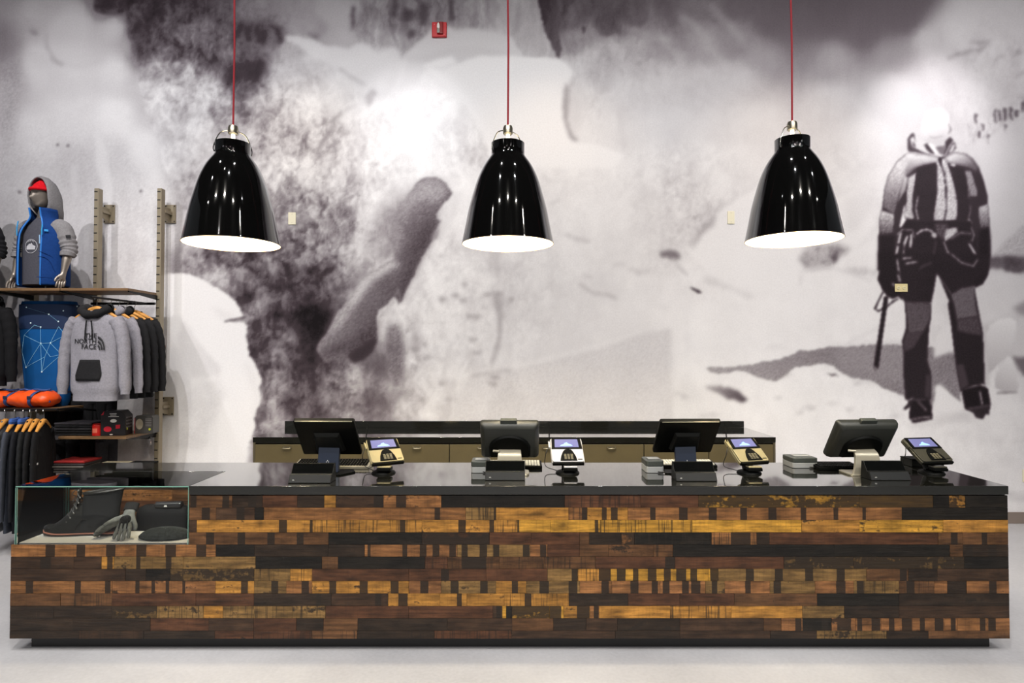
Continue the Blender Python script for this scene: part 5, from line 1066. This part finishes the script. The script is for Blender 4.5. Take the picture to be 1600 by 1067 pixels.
# ------------------------------------------------------------------ goods on the rack's shelves
def fold_stack(px0, px1, y0, z, cols, group, label, D=None, w=None):
    D = D or 5.80; a, b = X(px0, D-.12), X(px1, D-.12); h = 0
    for i, (c, lb, th) in enumerate(cols):
        t = thing('folded_shirt', lb, 'folded shirt', ((a+b)/2+.006*math.sin(i*2.3), D+.004*math.cos(i*1.7), z+h+.0006), R(2*math.sin(i*3.1)), group)
        m = fabric('cloth_%d_%d_%d' % c, c); hw_ = (b-a)/2
        MB().prism([(-.12, th*.1), (-.128, th*.5), (-.12, th*.9), (.12, th), (.12, 0)], 'x', -hw_, hw_).build('folded_body', m, t, bevel=.004)
        MB().tube([(-hw_+.004, -.119, th*.5), (hw_-.004, -.119, th*.5)], th*.46, 8).build('front_fold', m, t)
        h += th+.0006
dk = [(38, 38, 40), (30, 30, 32), (46, 45, 48), (34, 34, 36), (52, 50, 54)]
od = ['undermost', 'second from below', 'third from below', 'fourth from below', 'topmost']
fold_stack(86, 146, 0, ZS2, [(dk[i], 'dark folded shirt beside the red tin, %s of its stack' % od[i], .024) for i in range(5)], 'dark shirts beside the red tin', '')
gy = [(84, 82, 80), (66, 62, 62), (96, 92, 88), (58, 54, 56), (150, 44, 44)]
fold_stack(86, 134, 0, ZS3, [(gy[i], ('grey folded shirt under the red one, %s of its stack' % od[i]) if i < 4 else 'red folded shirt lying on the grey stack', .022) for i in range(5)], 'grey and red shirts on the middle shelf', '')
fold_stack(142, 184, 0, ZS3, [((44, 42, 44), 'black folded shirt under the cream one', .05), ((206, 196, 170), 'cream folded shirt with ruffled front on the black one', .02)], 'black and cream shirts', '', 5.80)
fold_stack(188, 226, 0, ZS3, [((30, 30, 31), 'black folded shirt by the slotted post, lower of two', .04), ((24, 24, 25), 'black folded shirt by the slotted post, upper of two', .03)], 'black shirts by the post', '', 5.82)
fold_stack(78, 140, 0, ZS4, [((178+8*(i % 2), 62, 72), 'pinkish red folded shirt seen through the glass case, %s of its stack' % od[i], .021) for i in range(5)], 'red shirts seen through the glass', '', 5.79)
t = thing('tin', 'small shiny red tin beside the black gift box', 'tin', (X(152.5, 5.68), 5.70, ZS2+.0006))
MB().lathe([(0, 0), (.043, 0), (.046, .004), (.046, .09), (.043, .1), (.0, .1)], 28).build('can', mat('red_tin', (206, 34, 28), .3), t, angle=30)
MB().lathe([(.0, .101), (.040, .101), (.044, .106), (.040, .112), (0, .112)], 28).build('lid', mat('red_lid', (170, 24, 22), .3), t, angle=30)
MB().loft([[(.0465*math.sin(a), -.0465*math.cos(a), z) for a in [R(-38+8*j) for j in range(9)]] for z in (.03, .07)], cap=False, close=False).build('label', mat('tin_label', (236, 120, 96), .5), t)
# black gift box with clipped corners
gD = 5.68; t = thing('gift_box', 'black box with red pictures and clipped upper corners beside the red tin', 'box', (X(178, gD), gD, ZS2+.0006), R(9))
hw, hh = .105, Zy(642, gD)-ZS2
oc = [(-hw, .0), (hw, .0), (hw, hh*.8), (hw*.62, hh), (-hw*.7, hh), (-hw, hh*.82)]
CBX = mat('black_card', (30, 27, 30), .4); RP = mat('red_print', (206, 26, 50), .5)
MB().prism(oc, 'y', 0, .15).build('carton', CBX, t, bevel=.002)
MB().prism([(-hw+.001, hh*.83), (-hw*.72, hh-.002), (-hw*.78, hh*.84)], 'y', -.0012, -.0002).build('red_corner', RP, t, smooth=False)
def disc(nm, x, z, rx, rz_, m, y=-.0012):
    return MB().prism([(x+rx*math.cos(2*math.pi*k/20), z+rz_*math.sin(2*math.pi*k/20)) for k in range(20)], 'y', y, y+.001).build(nm, m, t, smooth=False)
disc('red_picture', -.045, .062, .034, .026, RP); MB().prism([(.024, .064), (.06, .068), (.062, .102), (.024, .1)], 'y', -.0012, -.0002).build('red_cup_picture', RP, t, smooth=False)
disc('white_emblem', .004, .138, .028, .016, WH); disc('white_mark', -.014, .012, .014, .005, WH)
q = MB()
for k, (a, b) in enumerate(((-.03, .03), (-.024, .028), (-.04, .05))): q.box(a, b, -.0011, -.0002, hh-.03-.013*k, hh-.024-.013*k)
q.build('print_lines', WH, t, smooth=False)
sd = MB()
for k in range(4):
    for j in range(3): sd.box(hw+.0002, hw+.0011, .02+.04*j, .045+.04*j, hh*.3+.03*k, hh*.3+.012+.03*k)
sd.build('side_print', mat('grey_print2', (120, 116, 118), .6), t, smooth=False); MB().box(hw+.0002, hw+.0012, .03, .05, .05, .07).build('yellow_dot', mat('lime_print', (190, 200, 40), .5), t, smooth=False)
gD2 = 5.84; t = thing('gift_box', 'smaller dark grey box with a beige picture beside the slotted post', 'box', (X(226, gD2), gD2, ZS2+.0006), R(4))
MB().prism([(-.085, 0), (.085, 0), (.085, .15), (.07, .17), (-.07, .17), (-.085, .15)], 'y', 0, .12).build('carton', mat('grey_card', (70, 68, 66), .5), t, bevel=.002)
disc('beige_picture', -.04, .09, .034, .05, mat('beige_print', (170, 160, 142), .6)); disc('lime_dot', .055, .04, .01, .012, MATS['lime_print'])
q = MB()
for k in range(5): q.box(.015, .07, -.0011, -.0002, .07+.016*k, .078+.016*k)
q.build('print_lines', mat('grey_print2', (120, 116, 118), .6), t, smooth=False)
MB().box(-.0851, -.08, -.0012, -.0002, .0, .15).build('red_edge', RP, t, smooth=False)
# ------------------------------------------------------------------ half mannequins on the top shelf
def skin_body(name, joints, edges, m, parent, sub=2):
    """joints: name -> (position, radius); one continuous skinned surface"""
    ks = list(joints); me = bpy.data.meshes.new(name); me.from_pydata([joints[k][0] for k in ks], [(ks.index(a), ks.index(b)) for a, b in edges], []); me.update()
    o = bpy.data.objects.new(name, me); C.objects.link(o); o.parent = parent
    o.modifiers.new('skin', 'SKIN').use_smooth_shade = True
    sv = me.skin_vertices[0].data if me.skin_vertices else None
    if sv is None:
        bm = bmesh.new(); bm.from_mesh(me); bm.verts.layers.skin.verify(); bm.to_mesh(me); bm.free(); sv = me.skin_vertices[0].data
    for i, k in enumerate(ks):
        r = joints[k][1]; sv[i].radius = (r, r) if not isinstance(r, tuple) else r; sv[i].use_root = (i == 0)
    md = o.modifiers.new('soft', 'SUBSURF'); md.levels = sub; md.render_levels = sub
    me.materials.append(m)
    # bake so that the thing stays one plain mesh
    bpy.context.view_layer.update(); dg = bpy.context.evaluated_depsgraph_get(); me2 = bpy.data.meshes.new_from_object(o.evaluated_get(dg))
    o.modifiers.clear(); o.data = me2; me2.shade_smooth()
    if not me2.materials: me2.materials.append(m)
    return o
def hand_joints(J, E, s, wrist, p):
    """palm and five fingers below a wrist; s = side, fingers pointing down and a little forward"""
    wx, wy, wz = wrist
    J[p+'palm'] = ((wx+s*.004, wy-.012, wz-.05), (.030, .018)); E.append((p+'wrist', p+'palm'))
    for f, (dx, dy, L) in enumerate(((-.026, -.03, .062), (-.008, -.016, .075), (.008, -.002, .072), (.024, .010, .058))):
        a = (wx+s*.002+dy*.9*1, wy-.018+dx*.9, wz-.088); b = (a[0]+s*.004, a[1]-.012, a[2]-L*.55); c = (b[0]-s*.006, b[1]-.004, b[2]-L*.45)
        for k, q, r in (('1', a, .0115), ('2', b, .0098), ('3', c, .0075)): J[p+'f%d%s' % (f, k)] = (q, r)
        E += [(p+'palm', p+'f%d1' % f), (p+'f%d1' % f, p+'f%d2' % f), (p+'f%d2' % f, p+'f%d3' % f)]
    a = (wx-s*.016, wy-.042, wz-.045); b = (wx-s*.024, wy-.062, wz-.075); c = (wx-s*.022, wy-.07, wz-.10)
    for k, q, r in (('1', a, .013), ('2', b, .011), ('3', c, .0085)): J[p+'t'+k] = (q, r)
    E += [(p+'palm', p+'t1'), (p+'t1', p+'t2'), (p+'t2', p+'t3')]
def head_mesh():
    mb = MB(); rings = []; n = 32
    # z (chin 0 .. crown .235), half width, front, back
    lv = [(0, .030, .062, .0), (.012, .045, .078, .01), (.035, .058, .086, .035), (.06, .066, .088, .06), (.09, .072, .088, .085), (.12, .076, .087, .098), (.15, .078, .088, .104), (.18, .074, .082, .1), (.205, .060, .064, .084), (.225, .036, .036, .056), (.235, .01, .01, .02)]
    prof = spline([(a, b, 0) for a, b, _, _ in lv], 3); fr = spline([(a, c, 0) for a, _, c, _ in lv], 3); bk = spline([(a, d, 0) for a, _, _, d in lv], 3)
    for p, f, b in zip(prof, fr, bk):
        z = p.x; r = []
        for j in range(n):
            t = 2*math.pi*j/n; co, si = math.cos(t), math.sin(t); x = p.y*co; y = (b.y if si > 0 else f.y)*si
            if si < 0:
                nose = math.exp(-((z-.082)/.020)**2)*.022+math.exp(-((z-.115)/.03)**2)*.010
                y -= nose*math.exp(-(x/.013)**2)
                for ex in (-.032, .032): y += .014*math.exp(-((x-ex)/.016)**2-((z-.125)/.013)**2)
                y -= .006*math.exp(-(x/.02)**2-((z-.047)/.009)**2)-.004*math.exp(-(x/.025)**2-((z-.038)/.004)**2)
                y -= .004*math.exp(-(x/.05)**2-((z-.15)/.01)**2)
            r.append((x, y+.01, z))
        rings.append(r)
    return mb.loft(rings)
SIL = mat('silver_body', (150, 141, 132), .38, .7)
def mannequin(px, label, jk, slv, hd, bn, zipc, yaw, full=True):
    D = 5.83; t = thing('mannequin', label, 'mannequin', (X(px, D), D, ZS1+.0005), yaw)
    J = {'pelvis': ((0, 0, .10), (.145, .10)), 'waist': ((0, 0, .26), (.13, .095)), 'chest': ((0, .0, .46), (.15, .10)), 'upper': ((0, .01, .60), (.12, .075)), 'neck': ((0, .0, .70), .052), 'neck2': ((0, -.012, .80), .05)}
    E = [('pelvis', 'waist'), ('waist', 'chest'), ('chest', 'upper'), ('upper', 'neck'), ('neck', 'neck2')]
    for s, p in ((-1, 'l'), (1, 'r')):
        J[p+'sh'] = ((s*.185, .005, .605), .056); J[p+'el'] = ((s*.262, .01, .37), .041); J[p+'fo'] = ((s*.268, -.015, .29), .042); J[p+'wrist'] = ((s*.268, -.045, .165), .025)
        E += [('upper', p+'sh'), (p+'sh', p+'el'), (p+'el', p+'fo'), (p+'fo', p+'wrist')]
        hand_joints(J, E, s, J[p+'wrist'][0], p)
    skin_body('body', J, E, SIL, t)
    hdm = head_mesh().build('head', SIL, t, angle=80); hdm.location = (0, -.02, .80); hdm.rotation_euler = (R(6), 0, R(-20))
    # shirt
    MB().loft([ell(0, 0, z, a, b, 32, 2.2) for z, a, b in ((.045, .185, .128), (.2, .185, .13), (.4, .19, .132), (.52, .185, .122), (.6, .15, .098), (.66, .09, .075), (.685, .062, .06))]).build('t_shirt', fabric('shirt_grey', (76, 76, 84)), t, angle=60)
    if full:
        n = 28; ring = []; fy = lambda x, z: -.132*(1-min(.95, abs(x)/.19)**2.2)**(1/2.2)-.003
        for r0, r1 in ((.062, .067),):
            V = []
            for j in range(n): a = 2*math.pi*j/n; V += [(r*math.cos(a), fy(r*math.cos(a), 0), .40+r*math.sin(a)) for r in (r0, r1)]
            MB().add(V, [(2*j, 2*j+1, (2*j+3) % (2*n), (2*j+2) % (2*n)) for j in range(n)]).build('print_ring', mat('pale_shirt_print', (190, 190, 196), .7), t, solid=.001)
        pts = [(-.045, -.03), (.045, -.03), (.048, .0), (.02, .014), (.008, .034), (-.004, .02), (-.014, .026), (-.046, .0)]
        MB().loft([[(x, fy(x, 0)-e, .40+z) for x, z in pts] for e in (0, .001)]).build('print_mountain', MATS['pale_shirt_print'], t, smooth=False)
        def arc(a, b, c):
            th = R(90)-a/.049; r = .046+b; return (r*math.cos(th), fy(r*math.cos(th), 0)-.001-c, .40+r*math.sin(th))
        text_mesh('NORTH', .02, .0006, 'CENTER', 1, arc).build('lettering', MATS['pale_shirt_print'], t, smooth=False)
    # jacket: open-fronted shell
    lv = [(.035, .226, .158), (.05, .232, .165), (.16, .232, .166), (.3, .230, .166), (.42, .232, .162), (.52, .228, .152), (.58, .205, .135), (.63, .165, .115), (.67, .125, .10), (.70, .105, .10), (.75, .108, .11), (.775, .112, .115)]
    g0 = 30 if full else 6
    rg = []
    for i, (z, a, b) in enumerate(lv):
        r = ell(0, 0, z, a, b, 44, 2.15, R(-90+g0), R(270-g0))
        rg.append([(x*(1+.012*math.sin(j*.9+z*14)), y*(1+.02*math.sin(j*.7+z*9)), z) for j, (x, y, z) in enumerate(r)])
    MB().loft(rg, cap=False, close=False).build('jacket', jk, t, solid=.012, angle=70)
    for s, a in ((1, R(-90+g0)), (-1, R(270-g0))):
        MB().tube([ell(0, 0, z, A+.003, B+.003, 2, 2.15, a, a)[0] for z, A, B in lv], .0075, 8).build('zip_edge', zipc, t)
    for s in (-1, 1):
        pts = spline([(s*.15, .005, .60), (s*.205, .006, .57), (s*.245, .012, .46), (s*.266, .012, .385), (s*.270, -.004, .33)], 8)
        rr = [.088-.026*i/(len(pts)-1)+(.006*math.sin(i*1.55) if i > 12 else 0) for i in range(len(pts))]
        MB().tube(pts, rr, 18).build('sleeve', slv, t, angle=70)
        c = pts[-1]; MB().tube([c+Vector((0, 0, .02)), c-Vector((0, .004, .012))], [.066, .062], 18).build('cuff', slv, t)
    # hood: arcs from the brow back to the nape
    arcs = []
    for k, (y, w_, zt, zb) in enumerate(((-.075, .108, 1.07, .72), (-.05, .118, 1.085, .70), (0, .124, 1.085, .68), (.05, .120, 1.06, .655), (.095, .10, 1.01, .64), (.125, .07, .92, .64), (.135, .03, .82, .64))):
        arcs.append([(w_*math.cos(a)*(1 if math.sin(a) > -.2 else 1.06), y+.03*max(0, -math.sin(a)), (zt+zb)/2+(zt-zb)/2*math.sin(a)) for a in [R(-58+ (296)*j/30) for j in range(31)]])
    MB().loft(arcs, cap=False, close=False).build('hood', hd, t, solid=.01, angle=80)
    MB().loft([ell(0, .0-.012*(1-u), .955+.105*u, (.088)*math.cos(u*1.25), (.104)*math.cos(u*1.25), 32) for u in (0, .12, .3, .5, .7, .85, 1)], cap=True).build('beanie', bn, t, angle=60)
    MB().tube([(.092*math.cos(a), -.012+.108*math.sin(a), .955) for a in [2*math.pi*k/32 for k in range(33)]], .016, 10, cap=False).build('beanie_brim', bn, t)
    if full:
        fj = lambda x, z, o=.004: (x, -.166*(1-min(.97, abs(x)/.232)**2.15)**(1/2.15)-o-.006, z)
        DB_ = fabric('deep_blue_seam', (20, 52, 110))
        for sg in ([(.11, .30), (.16, .29), (.19, .25), (.205, .19), (.215, .16)], [(.10, .105), (.15, .105), (.2, .105)], [(.11, .35), (.16, .33), (.2, .30)]):
            MB().tube(spline([fj(x, z) for x, z in sg], 4), .003, 6).build('pocket_seam', DB_, t)
        MB().tube([fj(.118, .50), fj(.12, .42)], .005, 6).build('chest_zip', mat('pale_zip', (150, 190, 225), .5), t)
        CY = mat('cyan_cord', (20, 150, 215), .6)
        for x, z0, z1 in ((.135, .60, .50), (-.125, .64, .50)): MB().tube([fj(x, z0, .0), fj(x*1.02, (z0+z1)/2, .01), fj(x*1.02, z1, .008)], .005, 6).build('drawcord', CY, t)
        q = MB(); q.box(-.015, .015, -.002, .002, -.009, .009); o = q.build('chest_mark', mat('blue_mark', (40, 150, 220), .5), t); o.location = fj(.165, .545, .006); o.rotation_euler = (0, 0, R(40))
        q = MB(); q.box(-.02, .02, -.002, .002, -.014, .014); o = q.build('sleeve_badge', INK, t); o.location = (.312, -.045, .50); o.rotation_euler = (0, R(-12), R(62))
    MB().tube([(0, .03, .0), (0, .03, .10)], .016, 12).build('stand_pole', CH, t)
    MB().lathe([(0, .008), (.10, .007), (.11, 0), (0, 0)], 28, (0, .03, .0005)).build('stand_base', CH, t)
    return t
JB = fabric('blue_jacket', (22, 58, 118), .1); GS = fabric('grey_sleeve', (132, 130, 132)); RB = fabric('red_knit', (206, 22, 34)); ZB_ = mat('bright_blue_zip', (40, 120, 205), .5)
mannequin(66, 'silver half mannequin in an open blue jacket, grey hood and red beanie', JB, GS, GS, RB, ZB_, R(-9))
BJ = fabric('black_jacket', (34, 34, 37))
mannequin(-53, 'silver half mannequin in a black jacket cut off by the picture edge', BJ, BJ, BJ, BJ, mat('black_zip', (20, 20, 20), .5), R(4), False)
# ------------------------------------------------------------------ goods in the glass case
ZK = ZC+.0085
LB = mat('black_leather', (34, 33, 30), .34, bump=.25, bscale=30); LB2 = mat('black_suede', (24, 24, 24), .6); WELT = mat('pinkish_welt', (196, 132, 112), .6); SOLE = mat('dark_sole', (46, 36, 32), .7); EYE_M = mat('eyelet_metal', (150, 148, 140), .3, .9); LC = mat('black_lace', (58, 57, 55), .7)
bD = 3.755; bx0, bx1 = X(73, bD), X(187, bD); bl = bx1-bx0
t = thing('boot', 'black leather lace up boot with pinkish welt in the glass case', 'boot', (bx0, bD, ZK), R(4))
def half_w(u): return (.028+.022*math.sin(min(1, u*3.2)*math.pi/2)-.010*math.exp(-((u-.62)/.16)**2))*(1 if u < .93 else max(.25, math.sqrt(max(0, 1-((u-.93)/.08)**2))))
def outline(k, z, dz=0):
    us = [i/24 for i in range(25)]
    return [(bl*u, -half_w(u)*k*(math.sqrt(max(.02, 1-((.05-u)/.052)**2)) if u < .05 else 1), z+(.016*max(0, (.2-u)/.2)**2)) for u in us]+[(bl*u, half_w(u)*k*(math.sqrt(max(.02, 1-((.05-u)/.052)**2)) if u < .05 else 1), z+(.016*max(0, (.2-u)/.2)**2)) for u in us[::-1]]
MB().loft([outline(1.06, 0), outline(1.1, .004), outline(1.1, .011)]).build('sole', SOLE, t, angle=50)
MB().loft([outline(1.12, .0115), outline(1.13, .014), outline(1.12, .0175)]).build('welt', WELT, t, angle=50)
MB().prism([(bl*.66, -.0), (bl*.985, -.0), (bl*.985, .0), (bl*.67, .0)], 'y', -.0, .0) if False else None
# upper: rings along the foot, then the shaft
rg = []
for i in range(11):
    u = .012+i*.056; hgt = .036+.016*min(1, u*4)+(.24*min(max(0, u-.14), .36) if u < .62 else .085)+.16*max(0, min(u, .5)-.22); w_ = half_w(u)*1.02+.001; zt = .018+(.016*max(0, (.2-u)/.2)**2)
    if i == 0: hgt *= .6; w_ *= .45
    rg.append([(bl*u, w_*math.cos(a)*(1-.25*max(0, math.sin(a))), zt+hgt*max(0, math.sin(a))**.75 if math.sin(a) > 0 else zt) for a in [math.pi*j/12 for j in range(13)]]+[(bl*u, -w_*.6, zt), (bl*u, 0, zt), (bl*u, w_*.6, zt)])
MB().loft(rg).build('vamp', LB, t, angle=70)
cxs = lambda z: bl*(.705+.05*(z/.3))
rg = []
for z, a, b in ((.02, .30, .98), (.05, .36, .97), (.085, .42, .985), (.12, .47, .985), (.17, .50, .995), (.22, .51, 1.02), (.255, .52, 1.035), (.262, .53, 1.03)):
    c = (a+b)/2*bl; rg.append([(c+(b-a)/2*bl*math.cos(t_), (.046-.0*(z))*math.sin(t_)*(1-.12*math.cos(t_)), z+.012*math.cos(t_)*(z > .2)) for t_ in [2*math.pi*j/28 for j in range(28)]])
MB().loft(rg).build('shaft', LB2, t, angle=70)
MB().tube([(bl*.775+.255*bl*math.cos(a), .047*math.sin(a), .262+.012*math.cos(a)) for a in [2*math.pi*k/28 for k in range(29)]], .008, 8, cap=False).build('padded_collar', LB, t)
MB().loft([[(bl*x, y, z) for y in (-.017, 0, .017)] for x, z in ((.27, .085), (.34, .115), (.40, .15), (.44, .20), (.46, .25), (.455, .275))], cap=False, close=False).build('tongue', LB, t, solid=.008)
lc = [(.285, .092), (.33, .117), (.375, .145), (.41, .175), (.435, .207), (.455, .24)]
for k, (u, z) in enumerate(lc):
    MB().tube(spline([(bl*(u+.055), -.036, z-.008), (bl*(u+.0), -.016, z+.012), (bl*u, .016, z+.012), (bl*(u+.055), .036, z-.008)], 4), .0032, 6).build('lace', LC, t)
    if k < 5:
        u2, z2 = lc[k+1]
        for s in (-1, 1): MB().tube(spline([(bl*(u+.05), s*-.034, z-.006), (bl*(u+u2)/2, 0, (z+z2)/2+.016), (bl*(u2+.05), s*.034, z2-.006)], 4), .003, 6).build('lace', LC, t)
    for s in (-1, 1): MB().sphere((bl*(u+.06), s*.038, z-.009), (.0055, .0035, .0055), 8, 6).build('eyelet', EYE_M, t)
for s in (-1, 1):
    MB().tube(spline([(bl*.45, 0, .255), (bl*.44, s*.022, .275), (bl*.40, s*.03, .25), (bl*.42, s*.012, .235), (bl*.40, s*.02, .205)], 5), .003, 6).build('lace_bow', LC, t)
MB().tube(spline([(bl*.04, -.03, .045), (bl*.10, -.047, .052), (bl*.22, -.05, .06), (bl*.34, -.03, .085)], 6), .0028, 6).build('toe_seam', LB2, t)
MB().tube(spline([(bl*.46, -.044, .03), (bl*.50, -.047, .07), (bl*.56, -.047, .10), (bl*.62, -.046, .10)], 5), .0025, 6).build('side_seam', LB, t)
GG = fabric('grey_knit', (120, 122, 118), .2); GK = fabric('black_knit', (36, 36, 36), .2)
def glove(label, loc, rot, spread=1.0):
    t = thing('glove', label, 'glove', loc, 0, 'pair of grey and black gloves'); t.rotation_euler = rot
    # local: fingers along -Y, back of the hand up
    J = {'cuff': ((0, .10, .018), (.036, .02)), 'wrist': ((0, .05, .02), (.032, .02)), 'palm': ((0, 0, .022), (.042, .022)), 'knuck': ((0, -.03, .022), (.042, .018))}
    E = [('cuff', 'wrist'), ('wrist', 'palm'), ('palm', 'knuck')]
    tips = []
    for f, (dx, L) in enumerate(((-.033, .062), (-.011, .074), (.011, .072), (.033, .058))):
        a = (dx, -.045, .021); b = (dx*1.15*spread, -.045-L*.5, .022); c = (dx*1.25*spread, -.045-L, .012)
        for k, q, r in (('1', a, .0115), ('2', b, .0108), ('3', c, .0092)): J['f%d%s' % (f, k)] = (q, r)
        E += [('knuck', 'f%d1' % f), ('f%d1' % f, 'f%d2' % f), ('f%d2' % f, 'f%d3' % f)]; tips.append((a, b, c))
    a, b, c = (.042, .0, .018), (.06, -.028, .016), (.064, -.056, .013)
    for k, q, r in (('1', a, .015), ('2', b, .013), ('3', c, .010)): J['t'+k] = (q, r)
    E += [('palm', 't1'), ('t1', 't2'), ('t2', 't3')]
    skin_body('hand_shell', J, E, GG, t)
    MB().loft([ell(0, 0, z, .040, .024, 20) for z in (0, .01, .03, .045)]).build('cuff_band', GK, t).matrix_local = Matrix.Translation((0, .115, .018)) @ Matrix.Rotation(R(90), 4, 'X')
    for (a, b, c) in tips:
        pass
    for x in (-.022, 0, .022): MB().tube([(x, -.05, .033), (x*.95, -.02, .042), (x*.8, .02, .044)], [.003, .005, .003], 6).build('finger_gusset', GK, t)
    MB().sphere((0, .005, .034), (.034, .03, .012), 16, 8).build('back_patch', GK, t)
    return t
gD = 3.70
glove('grey and black glove propped upright with its fingers down', (X(203, gD), gD-.0, ZK+.088), (R(52), 0, R(6)))
glove('grey and black glove slanting out from under the upright one', (X(184, 3.74), 3.74, ZK+.058), (R(30), R(-35), R(-62)), .8)
BN = fabric('charcoal_knit', (60, 64, 64), .35)
t = thing('beanie', 'dark flecked knitted beanie lying flat in the glass case', 'hat', (X(262, 3.70), 3.70, ZK+.0005), R(3))
MB().loft([ell(.0, 0, z, a, b, 32, 2.3) for z, a, b in ((0, .135, .07), (.006, .146, .078), (.02, .147, .078), (.036, .13, .066), (.05, .10, .048), (.058, .06, .03), (.061, .02, .01))]).build('knit_crown', BN, t, angle=70)
MB().tube([(.143*math.cos(a), .075*math.sin(a), .012) for a in [2*math.pi*k/36 for k in range(37)]], .010, 8, cap=False).build('folded_brim', BN, t)
k = MB()
for _ in range(60):
    a = rnd.uniform(0, 6.283); q = rnd.uniform(.1, .9); k.sphere((.12*q*math.cos(a), .062*q*math.sin(a)-.004, .06*math.sqrt(1-q*q*.95)), .0022, 5, 4)
k.build('light_flecks', mat('pale_fleck', (190, 196, 196), .8), t)
t = thing('wash_bag', 'black bag with a glossy rolled top behind the beanie', 'bag', (X(262, 3.92), 3.90, ZC+.0055), 0)
MB().loft([ell(0, 0, z, a, b, 28, 3.5) for z, a, b in ((0, .16, .055), (.01, .165, .06), (.10, .165, .06), (.135, .15, .045), (.15, .12, .03))]).build('bag_body', mat('black_pouch_cloth', (18, 18, 19), .7, spec=.2), t, angle=60)
MB().tube([(-.03, -.03, .155), (.13, -.03, .158)], .022, 20).build('rolled_top', mat('glossy_black_roll', (40, 40, 42), .18), t)
MB().prism([(.03, .150), (.05, .150), (.044, .163), (.04, .156), (.036, .163)], 'y', -.056, -.0535).build('roll_mark', WH, t, smooth=False)
